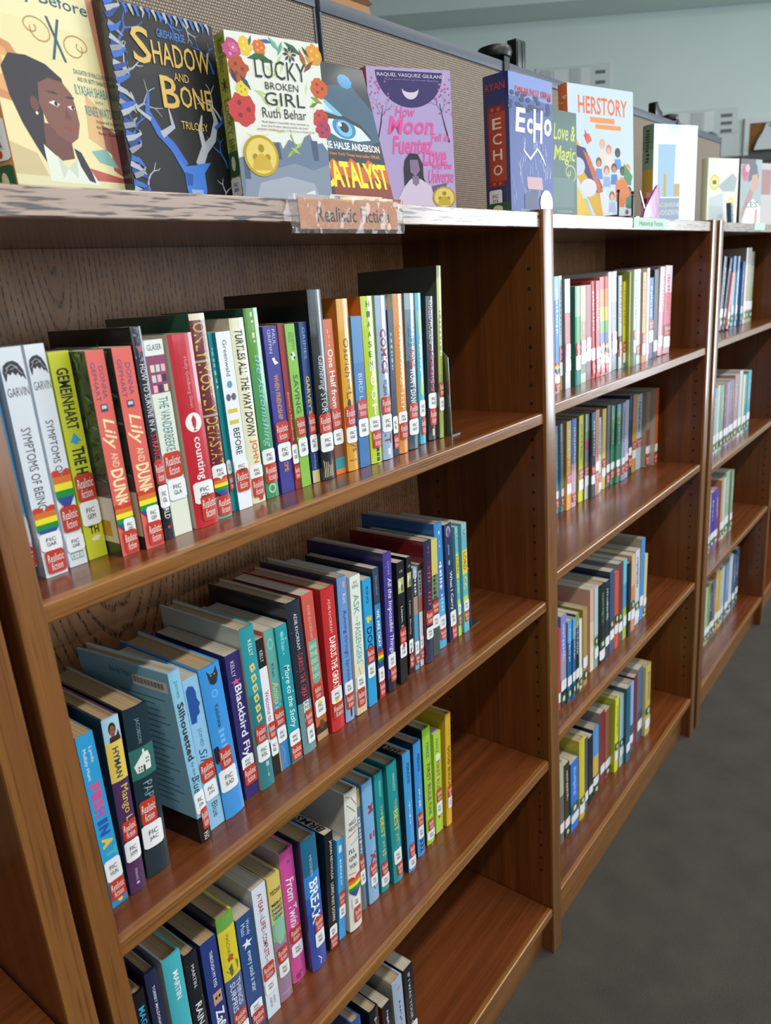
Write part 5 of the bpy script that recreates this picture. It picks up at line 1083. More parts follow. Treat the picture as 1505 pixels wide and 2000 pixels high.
R = lambda a, b: ('real', a, b)
C = lambda a, b: ('call', a, b)
G_ = lambda a, b: ('green', a, b)
Hh = lambda a, b: ('heart', a, b)
M1 = [
 ('light blue book with rainbow sticker', [('9fd0e8', .2), ('4f92d8', .8), ('dfe6ea', 1)], '8fc4dc', 'd8ecf6', [Hh(.73, .84), C(.84, .915), R(.915, .985)]),
 ('slim pale green book', [('c6dcd8', .8), ('b89a5a', 1)], 'c6dcd8', '8a9aa0', [R(.6, .74), C(.75, .87)]),
 ('lavender white book with red upper spine', [('d9dfea', .3), ('c05050', .6), ('d0d2e6', 1)], '6f747c', None, [R(.58, .72), C(.72, .84)]),
 ('green to teal book', [('a9d8b8', .3), ('5fb884', .6), ('1f8f86', 1)], '1f5c46', None, [R(.56, .69), C(.69, .84)]),
 ('peach book with green foot', [('d9b494', .35), ('b08a5c', .55), ('56825c', .9), ('c4dcc4', 1)], 'd9b494', '8f6a4a', [R(.55, .67), C(.67, .80)]),
 ('dark red book', [('9a4440', .56), ('7c3a44', 1)], '8a3a36', None, [R(.54, .66), C(.66, .79)]),
 ('scarlet book, first of two twins', [('b8343a', .66), ('c84a44', 1)], 'b02f34', 'e4b8b0', [C(.68, .81), R(.82, .96)]),
 ('scarlet book, second of two twins', [('b8343a', .66), ('c84a44', 1)], 'b02f34', 'e4b8b0', [C(.68, .80), R(.81, .95)]),
 ('rainbow banded book, first of two twins', [('c8503c', .12), ('dc8a34', .3), ('d2c84a', .44), ('6fae58', .56), ('5a84b4', .68), ('e6b0b0', 1)], 'c8503c', None, [Hh(.66, .77), C(.78, .88), R(.89, .98)]),
 ('rainbow banded book, second of two twins', [('c8503c', .12), ('dc8a34', .3), ('d2c84a', .44), ('6fae58', .56), ('5a84b4', .68), ('e6b0b0', 1)], 'c8503c', None, [Hh(.66, .77), C(.78, .88), R(.89, .98)]),
 ('white glossy book with low red sticker', [('dfe6ea', 1)], 'dfe6ea', None, [R(.76, .85)]),
 ('pale grey book with white label', [('c4d2d6', .3), ('9aa6b4', .62), ('8a96a4', 1)], 'c4d2d6', '6a747c', [R(.6, .69), C(.69, .83)]),
 ('grey book with black streaks', [('b4bcc0', .64), ('1c1c20', .78), ('c4ccd0', 1)], '4a4f54', '3a3f44', [R(.70, .86)]),
 ('short bright yellow book', [('dcd22e', .85), ('3f90c4', 1)], 'dcd22e', '8a7f20', [R(.69, .82), C(.82, .94)]),
 ('plain olive book', '8c9430', '8c9430', None, []),
 ('mint and white book', [('d2e4d4', .5), ('c8d4d8', .85), ('6a8a78', 1)], 'c4d4c4', '5a7a94', [R(.62, .72), C(.73, .86)]),
 ('glossy white blue book', [('cfe2ea', 1)], 'cfe2ea', None, [R(.79, .9)]),
 ('peach orange book with two red stickers', [('e0ae7a', .66), ('d88a54', 1)], 'c4a084', 'c07840', [R(.66, .78), C(.78, .91), ]),
 ('slim ivory book', 'd8d8c4', 'd8d8c4', None, [C(.8, .92)]),
 ('cobalt blue book with white lettering', [('2f78c0', .66), ('6a5a94', 1)], '2a5a94', 'd8e4f4', [R(.51, .63), C(.64, .79)]),
 ('charcoal book', '34363a', '26282c', None, [C(.80, .93)]),
 ('pink white striped book', [('e4cad6', .5), ('d89aac', 1)], 'c8a8b4', 'd0607a', [C(.77, .90)]),
 ('pink white striped book beside the bookend', [('e4cad6', .3), ('d86a78', .8), ('d8a8a8', 1)], 'e0c0cc', 'c8404c', [R(.66, .80), C(.80, .93)]),
]
row(GEO['m1'], "middle bookcase's top row", Z2[0], M1, "books on the middle bookcase's top row")
M2 = [
 ('grey blue book, first of two twins', [('8fb0bc', .2), ('7c9cac', .3), ('6f94a8', 1)], '8fb0bc', 'b4ccd6', [C(.74, .83), R(.84, .94)]),
 ('grey blue book, second of two twins', [('8fb0bc', .2), ('7c9cac', .3), ('6f94a8', 1)], '7fa0ac', 'b4ccd6', [C(.73, .82), R(.83, .93)]),
 ('yellow orange book with red sticker', [('e0c468', .4), ('e8a83a', 1)], 'd89a30', 'f4ecd0', [R(.59, .69), C(.70, .82)]),
 ('blue and pink book', [('5a84d0', .5), ('d0b0cc', 1)], '4f78c0', 'dcdcf0', [R(.84, .94)]),
 ('lemon yellow book', 'e2d81f', 'a89c1c', '6a9a8a', [R(.61, .73), C(.74, .86)]),
 ('grey book with bright patches', [('b4c4c0', .2), ('8fb07a', .3), ('c85a94', .42), ('8a8fa4', .7), ('c4ccc8', 1)], '2c5a50', None, [R(.6, .71), C(.72, .84)]),
 ('navy book with pale lettering', [('4f7a9c', .2), ('23323f', 1)], '1f3a3a', 'd0dce0', [R(.62, .72), C(.73, .84)]),
 ('salmon book', [('d48a6c', .7), ('c47c6a', 1)], 'b4705a', None, [R(.72, .82), C(.6, .71)]),
 ('short white book with spots', 'cdd6e2', 'cdd6e2', '8a94b0', [R(.74, .86), C(.87, .96)]),
 ('light yellow book', 'dcc06a', 'c4a850', None, [R(.61, .72), C(.73, .84)]),
 ('dark grey book', '5a6064', '4a5054', None, [C(.72, .82), R(.84, .96)]),
 ('green book, first of two twins', [('7ab0ac', .16), ('5f9a4a', .24), ('1f7a54', 1)], '1f6a50', 'a9d8a0', [C(.71, .80), R(.81, .92)]),
 ('green book, second of two twins', [('7ab0ac', .16), ('5f9a4a', .24), ('1f7a54', 1)], '4f7a74', 'a9d8a0', [C(.70, .79), R(.80, .92)]),
 ('lavender grey book', '8f9cb8', '8f9cb8', '5a668a', [C(.70, .79), R(.80, .92)]),
 ('pale grey book', 'b0b8c8', 'b0b8c8', None, [C(.68, .78), R(.79, .92)]),
 ('navy book', [('3a4a74', .3), ('24305a', 1)], '24305a', None, [C(.65, .75), R(.76, .9)]),
 ('tan orange book', [('d8a070', .4), ('d09a3c', 1)], '5a5f6a', None, [R(.6, .7), C(.71, .82)]),
 ('wide pale blue book with grey marks', 'b8c8d4', '9aa8b4', '5f6c7c', [R(.58, .70)]),
 ('brown book with beige side', [('94785c', .5), ('8a4a3c', .7), ('7c5a44', 1)], '9a8f80', None, [C(.72, .82), R(.84, .97)]),
 ('orange spined tall book', [('c8642c', 1)], 'b4aca0', None, [C(.72, .82), R(.84, .98)]),
]
row(GEO['m2'], "middle bookcase's second row", Z2[1], M2, "books on the middle bookcase's second row")
M3 = [
 ('red book', 'c23a3c', 'c23a3c', None, [C(.78, .9)]),
 ('lavender book', [('8088c8', .4), ('a09cb8', .7), ('1f2c2c', 1)], '6a70b4', 'c8ccec', [C(.7, .82), G_(.86, .96)]),
 ('blue book with pale blue cap', [('5aa4d8', .26), ('24649c', 1)], '1f4a74', 'b8d8ec', [C(.68, .80), G_(.84, .96)]),
 ('blue book beside its twin', [('5aa4d8', .24), ('24649c', 1)], '1f4a74', 'b8d8ec', [C(.66, .78), G_(.82, .94)]),
 ('black book with yellow tip', [('8a9a3a', .16), ('1c2024', 1)], '24303a', 'c0c4c8', [C(.68, .80), G_(.84, .96)]),
 ('slim white book', 'dce2e0', 'c8ccc4', None, [C(.7, .82), G_(.84, .95)]),
 ('tan gold book', 'b0904a', '8a7440', None, [C(.62, .76), G_(.8, .92)]),
 ('cream and peach book', [('dcae9c', .4), ('e0c8a4', .7), ('e4d8b4', 1)], 'c89a90', None, []),
 ('pale teal book', [('b4ccd0', .6), ('8aa4a8', 1)], 'a8c0c0', None, [G_(.62, .72), C(.75, .88)]),
 ('black book with green stripe', [('14201c', 1)], '1a2420', '5a8a74', [G_(.70, .80), C(.82, .95)]),
 ('midnight blue book', [('1c2c3c', 1)], '1a3a24', 'c4d0d8', [C(.72, .84)]),
 ('tall navy book', [('34507c', 1)], '24344c', None, [G_(.6, .7), C(.72, .84)]),
 ('orange red book', 'd0583c', 'b04a34', None, [G_(.55, .66), C(.68, .80)]),
 ('wine book', '7c2c38', '8a8f94', None, [G_(.62, .72), C(.74, .86)]),
 ('cyan and lime book', [('6cc4d8', .3), ('4f9ac8', .6), ('a4c44a', 1)], '58b4c8', None, [C(.70, .84)]),
 ('near black book', '23262c', '1c1f24', None, [C(.66, .78)]),
 ('peach book', [('e0b890', .4), ('d88a58', 1)], 'c89c70', None, [G_(.6, .7), C(.71, .84)]),
 ('white book with dark vertical lettering', 'ccd4dc', 'a8a89c', '4a5460', [G_(.7, .8), C(.82, .93)]),
 ('tall book with bright blue spine', '3f94d8', 'a49a88', None, [C(.7, .82)]),
 ('short cream book at the far end', 'd4c498', 'c4b488', None, [C(.7, .82), G_(.84, .96)]),
]
row(GEO['m3'], "middle bookcase's third row", Z2[2], M3, "books on the middle bookcase's third row")
M4 = [
 ('grey green book', [('b8bc9c', .4), ('6a6c64', 1)], 'a8a490', None, [C(.74, .86)]),
 ('brown black book with pale lettering', [('3c342c', 1)], '54483c', 'd0c8b8', [C(.74, .86), G_(.88, .97)]),
 ('royal blue book', '2f78d8', '1f5a50', 'a8c8ec', [G_(.62, .74), C(.76, .88)]),
 ('bright yellow book', [('d8c83a', .9), ('c8b834', 1)], 'b8a83a', None, [G_(.72, .8), C(.8, .92)]),
 ('slim slate book', '4a5460', '6a7068', None, [C(.72, .84)]),
 ('black navy book', '1c2434', '24303c', None, [C(.74, .86)]),
 ('blue book with yellow middle', [('5a9ad8', .4), ('d8b44a', .7), ('24343c', 1)], '24304a', None, [C(.72, .84), G_(.86, .96)]),
 ('maroon book', '8a2434', '9a8878', None, [C(.74, .86)]),
 ('brown book with wide spine', [('8a5a40', 1)], '6a5444', None, [C(.74, .86), G_(.88, .97)]),
 ('vivid lemon book', 'dce22a', 'a8b02a', '8a9020', [G_(.6, .7), C(.71, .84)]),
 ('pale aqua book', 'a8c4c8', '98b0b4', None, [G_(.62, .72), C(.74, .86)]),
 ('teal blue book', '24627c', '1f5468', None, [C(.75, .87)]),
 ('sky blue book', [('8ab8e8', .6), ('3a5a7c', 1)], '6a8ab4', None, [C(.74, .86)]),
 ('crimson book', '7c2430', '7c2430', None, []),
 ('slate blue book', [('54708c', .6), ('38506c', 1)], 'a8a89c', None, [C(.72, .86)]),
 ('straw yellow book at the far end', 'c8b45c', 'c4b88c', '8a7838', [G_(.6, .7), C(.76, .9)]),
]
row(GEO['m4'], "middle bookcase's bottom row", Z2[3], M4, "books on the middle bookcase's bottom row")

FAR = {
 'f1': ("far bookcase's top row", 0, [('dark indigo book leaning over', '2c2c44', '2c2c44'), ('slate book leaning over', '6a7c94', '4a5464'), ('short salmon book', 'c07a6c', 'c07a6c'), ('pale sky blue book', '9cc0e0', '8ab0cc'),
    ('ice blue book', 'a8c8e4', '8ab0cc'), ('deep blue book', '2a5a94', '2a5a94'), ('tall beige book with yellow tip', 'b8ac94', 'a89c84'), ('grey book with yellow foot', 'a8a08c', '988c78'), ('pale book with green patch', '9ca884', '8a9478')]),
 'f2': ("far bookcase's second row", 1, None), 'f3': ("far bookcase's third row", 2, None), 'f4': ("far bookcase's bottom row", 3, None)}
FC = {
 'f2': [('pale steel book', '8fb0b8'), ('mint grey book', 'b4ccc4'), ('green grey book', '7c9c84'), ('wine red book', '8a4450'), ('lilac book', '9490b0'), ('mauve book', '7c7494'), ('rust brown book', '94685c'), ('dusty rose book', 'a08488'), ('white lilac book', 'c0bcc4'), ('ivory book', 'd4dcb4'), ('teal book', '2a8a94'), ('aqua teal book', '3a9cb0'), ('golden yellow book', 'd0b050')],
 'f3': [('cream brown book', 'b49a7c'), ('indigo book', '34349c'), ('violet book with pink stripe', '5a3a9c'), ('orange brown book', 'c4855c'), ('pale aqua white book', 'b8d0d0'), ('sage book', '9cb094'), ('moss grey book', '8aa084')],
 'f4': [('slim grey lilac book', '8a94a8'), ('pale green book', 'a8bc9c'), ('green striped book', '6c9a5c'), ('brown red book', '6a2c2c'), ('steel blue book', '3a78a0'), ('yellow ochre book', 'c8a458'), ('amber book', 'd0b060'), ('white blue book', 'a4c4d8'), ('smoke blue book', '7c94b4'), ('milky book', 'c4d0d4'), ('denim book', '4a6488'), ('dark denim book', '3a5070')]}
for k in ('f1', 'f2', 'f3', 'f4'):
    place, zi, spec = FAR[k]
    gs = []
    for g in GEO[k]:
        n = max(1, round((g[2] - g[1]) / .034))
        for j in range(n):
            w = (g[2] - g[1]) / n
            gs.append([g[0], g[1] + w * j + .0003, g[1] + w * (j + 1) - .0003] + g[3:])
    looks = spec or [(a, b, b) for a, b in FC[k]]
    for i, (g, lk) in enumerate(zip(gs, looks)):
        a, c, bk = lk
        put(g[1:], place, i, a, 0 if i % 2 else 1, c, bk, c, scrib(.15, .5, .35, .65, 'd8dce0', i), [('call', .70, .82), ('green', .84, .94)], z=Z3[zi], group="books on the " + place, simple=True)
# the two books showing in the bookcase cut off by the photo edge
for i, (x, c, zz, lk) in enumerate(((1.893, 'c4bc4a', .12, 'yellow green book'), (1.925, '6a5aa8', .12, 'violet blue book'))):
    put([x, x + .03, .06, .225, 0], "bookcase cut by the photo edge", i, lk, 0, c, c, c, (), [('call', .72, .86)], z=zz, group='books in the bookcase cut by the photo edge', simple=True)

# ------------------------------------------------------------------ metal bookends
def bookend(label, x, y, z, h, d, mt, w=.11, foot=.06):
    root = thing('bookend', label, 'bookend', (x, y, z + .0003))
    mb = MB()
    prof = [(0, 0), (d, 0), (d, h - .015), (d - .015, h), (.015, h), (0, h - .015)]
    mb.prism(prof, 0, 0, .0012, mt); mb.build('upright_plate', root, smooth=.3)
    mb = MB(); mb.prism([(.0013, .0), (foot * .8, .0), (foot, .02), (foot, d - .02), (foot * .8, d), (.0013, d)], 2, 0, .0010, mt); mb.build('foot_plate', root, smooth=.3)
bookend('grey steel bookend with flat foot, after the tallest olive hardcover', -.2165, .052, Z1[0], .135, .12, STEEL, foot=.03)
bookend('grey steel bookend with flat foot at the end of the second row', -.1600, .070, Z1[1], .125, .12, STEEL, foot=.035)
bookend('olive green metal bookend in the middle bookcase after the pink striped books', .841, .07, Z2[0], .15, .12, M('5a6a4a', .45, metal=.3), foot=.02)

# ------------------------------------------------------------------ face-out books on the display top
def show(key, label, W, T, H, x, y, yaw, tilt, hard, spine, back, front, sels=(), sst=(), fels=(), fst=(), pages=None):
    z0 = ZT + .0004 + T * max(math.sin(tilt), 0)
    r = make_book(label, 'book', (0, 0, 0), (0, 0, 0), W, T, H, hard, spine, back, front, sels, sst, front_els=fels, front_stickers=fst, pages=pages, group='face-out books on the display top', film=True)
    r.matrix_world = Matrix.Translation((x, y, z0)) @ Matrix.Rotation(yaw, 4, 'Z') @ Matrix.Rotation(-tilt, 4, 'X')
    return r

def poly(c, *p):
    return ('P', list(p), c)
def blob(c, cx, cy, rx, ry, n=20):
    return ('O', cy - ry, cy + ry, cx - rx, cx + rx, c, n)
def flower(cx, cy, r, c, c2, n=8, asp=.66):
    out = []
    for k in range(n):
        a = 2 * math.pi * k / n
        px, py = cx + r * .62 * math.cos(a), cy + r * .62 * math.sin(a) * asp
        w = .34 * r
        out.append(('P', [(px + w * 1.2 * math.cos(a), py + w * 1.2 * math.sin(a) * asp), (px - w * .5 * math.sin(a), py + w * .5 * math.cos(a) * asp), (px - w * 1.3 * math.cos(a), py - w * 1.3 * math.sin(a) * asp), (px + w * .5 * math.sin(a), py - w * .5 * math.cos(a) * asp)], c))
    out.append(blob(c2, cx, cy, r * .25, r * .25 * asp, 10))
    return out
def bloom(cx, cy, r, c, c2, seed, asp=.66):
    rr = random.Random(seed); pts = []
    for k in range(22):
        a = -2 * math.pi * k / 22; q = r * rr.uniform(.8, 1.05)
        pts.append((cx + q * math.cos(a), cy + q * math.sin(a) * asp))
    return [('P', pts, c)] + [blob(c2, cx + r * .4 * math.cos(k * 2.1), cy + r * .4 * math.sin(k * 2.1) * asp, r * .16, r * .1, 9) for k in range(4)]
def leaf(cx, cy, L_, a, c, w=.28, asp=.66):
    ca, sa = math.cos(a), math.sin(a)
    return ('P', [(cx - L_ * ca, cy - L_ * sa * asp), (cx + w * L_ * sa, cy - w * L_ * ca * asp), (cx + L_ * ca, cy + L_ * sa * asp), (cx - w * L_ * sa, cy + w * L_ * ca * asp)], c)
def twig(u, t, a, L_, w, c, d, rng, asp=.66):
    if d == 0 or L_ < .01:
        return []
    u2, t2 = u + L_ * math.cos(a), t + L_ * math.sin(a) * asp
    out = [('L', [(u, t), ((u + u2) / 2 + rng.uniform(-.1, .1) * L_, (t + t2) / 2 + rng.uniform(-.06, .06) * L_), (u2, t2)], [w, w * .8, w * .55], c)]
    for s in (-1, 1):
        out += twig(u2, t2, a + s * rng.uniform(.3, .75), L_ * rng.uniform(.6, .85), w * .6, c, d - 1, rng, asp)
    return out
def swirl(cx, cy, r, c, w, flip=1, turns=1.6):
    pts = []
    for k in range(26):
        q = k / 25; a = q * turns * 2 * math.pi
        pts.append((cx + flip * r * (1 - .8 * q) * math.cos(a) - flip * r * .9 * (1 - q) ** 3, cy + r * .5 * (1 - .8 * q) * math.sin(a)))
    return ('L', pts, w, c)

# 1: cover with a dark haired girl
HAIR, SKIN, SKD = '2b2630', '7c4f42', '6a4038'
betty = [('R', 0, 1, 0, 1, 'e4d9a4'),
    ('R', 0, .18, .1, .95, 'e6dfae'), poly('c98a58', (0, .27), (.16, .30), (.26, .40), (.26, .56), (0, .54)), poly('dca468', (0, .30), (.12, .33), (.12, .52), (0, .5)),
    ('R', .36, .44, .02, .06, 'f0cf94'), ('R', .36, .44, .08, .11, 'f0cf94'),
    poly('c98a6a', (.86, 0), (1, 0), (1, .80), (.93, .78)), poly('d8b07a', (.70, .45), (.82, .52), (.84, .72), (.66, .66)), poly('a8605a', (.86, .60), (1, .64), (1, .86), (.84, .80)), poly('94584f', (.80, .585), (.88, .60), (.88, .74), (.80, .70)),
    poly('7fb0a8', (.66, .72), (.80, .70), (.90, .79), (.72, .77)), poly('b0564c', (.60, .80), (.95, .84), (.95, .94), (.6, .93)), poly('7fa4b0', (.86, .88), (.97, .87), (.97, .96), (.88, .96)), poly('86a8b8', (.66, .94), (.84, .93), (.90, 1), (.66, 1)), poly('d0d8a0', (.84, .95), (1, .93), (1, 1), (.84, 1)),
    poly('c9b98a', (0, .72), (.2, .76), (.34, 1), (0, 1)),
    poly(HAIR, (.08, .42), (.16, .345), (.30, .335), (.46, .36), (.58, .42), (.60, .50), (.44, .50), (.36, .60), (.34, .74), (.46, .98), (.36, .98), (.24, .82), (.16, .70), (.10, .56)),
    poly(SKD, (.34, .68), (.56, .70), (.56, .86), (.44, .88), (.32, .80)),
    poly(SKIN, (.36, .47), (.46, .43), (.58, .44), (.65, .50), (.665, .58), (.67, .66), (.63, .74), (.56, .775), (.47, .75), (.38, .68), (.335, .58)),
    blob(SKD, .295, .585, .035, .04), blob('e8e4d8', .30, .635, .012, .009, 10),
    poly(HAIR, (.40, .505), (.49, .50), (.52, .515), (.45, .512)), poly(HAIR, (.58, .515), (.66, .51), (.665, .52), (.60, .525)),
    poly('e8e2da', (.42, .565), (.47, .55), (.52, .565), (.49, .582)), blob('24181a', .485, .566, .016, .013, 10), poly('e8e2da', (.585, .57), (.62, .56), (.655, .575), (.62, .585)), blob('24181a', .632, .571, .013, .011, 10),
    poly(SKD, (.56, .58), (.60, .62), (.60, .645), (.54, .64)), poly('8a3f3c', (.50, .69), (.57, .682), (.63, .688), (.58, .712)),
    poly('dbe3d2', (.30, .80), (.40, .86), (.48, .92), (.58, .86), (.68, .90), (.76, 1), (.30, 1)), poly('c4d0c0', (.40, .86), (.48, .92), (.42, .98)), poly('c4d0c0', (.58, .86), (.48, .92), (.56, .97)),
    poly(HAIR, (.57, .80), (.63, .82), (.70, .93), (.72, .99), (.66, .98), (.60, .90)),
    ('H', 'Betty Before', .035, .105, .10, .86, '27566a', .006), ('H', 'X', .14, .325, .48, .60, '27566a', .004), swirl(.36, .20, .13, 'b08a4a', .008, -1), swirl(.74, .235, .13, 'b08a4a', .008, 1),
    ('H', 'DAUGHTER OF MALCOLM X', .345, .367, .64, .92, '35606c'), ('H', 'AND DR. BETTY SHABAZZ', .378, .398, .66, .92, '35606c'), ('H', 'ILYASAH SHABAZZ', .415, .46, .62, .97, '3f8a92', .006), ('H', 'WITH', .475, .49, .78, .85, '3f8a92'), ('H', 'RENEE WATSON', .505, .55, .68, .97, '3f8a92', .006), ('H', 'Inspired by', .565, .583, .76, .92, '4a4038'), ('H', 'the early life of', .592, .61, .75, .95, '4a4038'), ('H', 'Betty Shabazz', .62, .637, .76, .95, '4a4038')]
def remap(els, fu, ft):
    out = []
    for q in els:
        if q[0] in 'PL':
            q = (q[0], [(fu(u), ft(t)) for u, t in q[1]]) + tuple(q[2:])
        elif q[0] == 'O':
            q = ('O', ft(q[1]), ft(q[2]), fu(q[3]), fu(q[4])) + tuple(q[5:])
        out.append(q)
    return out
betty[11:] = remap(betty[11:], lambda u: u, lambda t: t)
_i = next(k for k, q in enumerate(betty) if q[0] == 'P' and q[2] == HAIR)
_j = next(k for k, q in enumerate(betty) if q[0] == 'H')
betty[_i:_j] = remap(betty[_i:_j], lambda u: .06 + (u - .08) * .92, lambda t: t if t < .335 else .335 + (t - .335) * .82)
betty[_i:_i] = [('R', .86, 1, 0, 1, 'd8d4a8')]
show('betty', 'tall hardcover facing out with a dark haired girl drawn on a pale yellow cover', .139, .025, .196, -.791, .126, .156, .033, 1, 'c98f52', 'd8c890', 'e4d9a4', [('V', 'X', .45, .52, .3, .7, '27566a')], [CN(.62, .80, 'FIC SHA', .02, .98), ('dot', .755, .79, .4, .65, 'c23a28'), ('green', .82, .97)], betty)

# 2: black cover with blue and silver antlers
rng = random.Random(11)
sh = [('R', 0, 1, 0, 1, '0e0f13')]
for (u, t, a, L_, cl) in ((.12, .95, -1.4, .16, 'aab0b8'), (.05, .7, -1.2, .16, '2f66c4'), (.02, .4, -.9, .16, 'b4bac2'), (.08, .2, -1.0, .15, '2f66c4'), (.1, .5, -.4, .13, '9aa2ac'), (.96, .75, -2.0, .13, '2f66c4'), (.97, .5, -2.2, .14, 'b4bac2'), (.95, .25, -1.9, .12, '2f66c4'), (.86, .95, -1.2, .10, 'aab0b8'), (.5, .02, .6, .1, '2f66c4'), (.7, .02, 1.0, .08, '9aa2ac')):
    sh += twig(u, t, a, L_, .022, cl, 3, rng)
sh += [('L', [(.52, .76), (.42, .66), (.32, .60), (.24, .50), (.28, .40)], [.075, .07, .06, .045, .014], '2f66c4'), ('L', [(.34, .61), (.46, .56), (.44, .47)], [.05, .04, .012], 'aab0b8'), ('L', [(.26, .54), (.16, .50), (.12, .42)], [.03, .025, .01], 'aab0b8'),
       ('L', [(.66, .75), (.74, .66), (.84, .60), (.90, .50), (.86, .40)], [.075, .07, .06, .045, .014], 'aab0b8'), ('L', [(.74, .66), (.72, .56), (.76, .48)], [.05, .04, .012], 'b4bac2'), ('L', [(.88, .54), (.97, .50), (.98, .42)], [.03, .025, .01], '2f66c4'),
       poly('3a78d4', (.42, .70), (.52, .76), (.62, .75), (.66, .74), (.78, .73), (.70, .79), (.70, .88), (.66, .96), (.60, .99), (.54, .96), (.50, .88), (.50, .80)), poly('8fb0d8', (.54, .88), (.66, .88), (.64, .96), (.60, .98), (.55, .95)), poly('1f4fa4', (.50, .79), (.58, .80), (.56, .86), (.51, .86))]
rng2 = random.Random(21)
for k in range(34):
    t = .02 + .03 * k; s_ = rng2.choice((-1, 1))
    sh.append(('L', [(.01 + .02 * rng2.random(), t), (.06 + .05 * rng2.random(), t + .015 * s_), (.10 + .05 * rng2.random(), t + .035 * s_), (.14, t + .05 * s_)], [.04, .035, .02, .006], ('2f66c4', 'aab0b8', '1f3f8a', '8a929c')[k % 4]))
for k in range(16):
    u = .18 + .05 * k
    sh.append(('L', [(u, 0), (u + .02, .02 + .03 * rng2.random()), (u + .03 * rng2.random(), .05)], [.03, .02, .006], ('2f66c4', 'aab0b8')[k % 2]))
sh += [('H', 'GRISHAVERSE', .085, .125, .44, .70, '4f8ad8', .004), ('H', 'S', .095, .27, .20, .36, 'd8b45a', .01), ('H', 'HADOW', .145, .26, .37, .92, 'd8b45a', .008), ('H', 'AND', .285, .325, .54, .68, 'd8b45a'), ('H', 'B', .31, .47, .40, .56, 'd8b45a', .01), ('H', 'ONE', .345, .455, .57, .88, 'd8b45a', .008), ('H', 'TRILOGY', .525, .565, .54, .80, 'd8b45a')]
show('shadow', 'black paperback facing out with gold title over blue and silver antlers', .141, .025, .196, -.665, .132, .016, .029, 0, '14161c', '14161c', '0e0f13', (), (), sh)

# 3: white cover with a flower wreath
lk = [('R', 0, 1, 0, 1, 'e6ebe2')]
for k in range(26):
    r_ = random.Random(40 + k); lk.append(leaf(r_.uniform(.1, .9), r_.uniform(.05, .6), .07, r_.uniform(0, 3.1), ('c6dc94', 'cfe2b0', 'b8d488')[k % 3], .2))
for (cx, cy, r, c, c2, sd) in ((.06, .10, .10, 'c2487c', 'e49ab8', 1), (.10, .20, .11, 'b4522c', '7c3420', 2), (.10, .42, .15, 'c63a3a', '8c2026', 3), (.20, .07, .08, 'e8c832', 'f0e080', 4), (.34, .07, .07, 'd8702c', 'e8b84a', 5), (.96, .26, .10, 'd0602c', '8c3a1c', 6), (.95, .44, .10, 'c84a3a', '7c3a6a', 7), (.12, .31, .07, 'e2d23a', 'b89a2a', 8), (.93, .07, .10, 'e09a2c', 'f0c050', 9), (.97, .50, .09, 'b83a54', '5a3a8a', 10)):
    lk += bloom(cx, cy, r, c, c2, sd)
for (cx, cy, L_, a, c) in ((.30, .12, .10, 2.9, '2f6a3a'), (.38, .13, .10, .2, '2f5f34'), (.16, .27, .08, .9, '2a4f5a'), (.05, .24, .07, 1.2, '2a3f4c'), (.5, .04, .08, .8, '6fb8a0'), (.56, .06, .07, 2.0, '58a890'), (.70, .05, .10, .5, '2f6a3a'), (.80, .10, .09, 1.2, 'a85a2c'), (.86, .14, .08, 2.4, '7c4a2c'), (.84, .06, .06, .9, '3f4f2c'), (.92, .33, .07, .4, '8aa82c'), (.88, .36, .06, 2.7, '6a8a24'), (.25, .04, .05, 1.9, '2f4f8a'), (.42, .03, .06, .1, '3a5fa0')):
    lk.append(leaf(cx, cy, L_, a, c))
lk += flower(.66, .085, .075, '24305c', 'd8c040', 8) + flower(.07, .09, .05, 'd86a9a', 'e8c8d8', 12)
sky = [poly('6a7f9a', (0, .78), (.12, .76), (.12, .72), (.2, .72), (.2, .76), (.34, .70), (.34, .68), (.46, .68), (.48, .72), (.56, .66), (.68, .70), (.74, .64), (.80, .62), (.84, .68), (.94, .67), (1, .72), (1, 1.12), (0, 1.12)), poly('8494a8', (.06, .84), (.3, .78), (.36, .84), (.6, .80), (.8, .84), (1, .80), (1, 1.12), (0, 1.12)),
    poly('a3aebc', (.2, .92), (.5, .88), (.8, .92), (.9, 1.1), (.1, 1.1)), poly('4a5a74', (.36, .70), (.44, .68), (.46, .78), (.38, .78)), poly('4a5a74', (.80, .66), (.88, .66), (.88, .78), (.82, .78)), poly('4a5a74', (.04, .78), (.10, .77), (.10, .9), (.04, .9)), poly('dfe6ea', (.70, .98), (.80, .96), (.82, 1.06), (.72, 1.06))]
lk += [('P', [(u, min(1, t - .085)) for u, t in q[1]], q[2]) for q in sky]
lk += [('L', [(.60, .66), (.62, .60), (.58, .545)], .01, '8aae4a'), leaf(.62, .64, .06, .5, 'a4c85c'), leaf(.56, .66, .06, 2.4, '94bc50'), leaf(.66, .61, .06, -.6, 'a8cc64')]
lk += [('H', 'LUCKY', .13, .235, .27, .82, '2c3430', -.004), ('H', 'BROKEN', .255, .295, .36, .72, '2c3430', -.002), ('H', 'GIRL', .31, .385, .34, .78, '2c3430', -.004), ('H', 'Ruth Behar', .40, .455, .30, .78, '2c3430', -.004), ('H', '"Ruth Behar\'s heartfelt story reminds us', .475, .49, .28, .80, '3a4240'), ('H', 'how the broken places inside can heal."', .497, .512, .28, .80, '3a4240'), ('H', '-SANDRA CISNEROS, author of The House on Mango Street', .519, .533, .22, .86, 'a03a4a')]
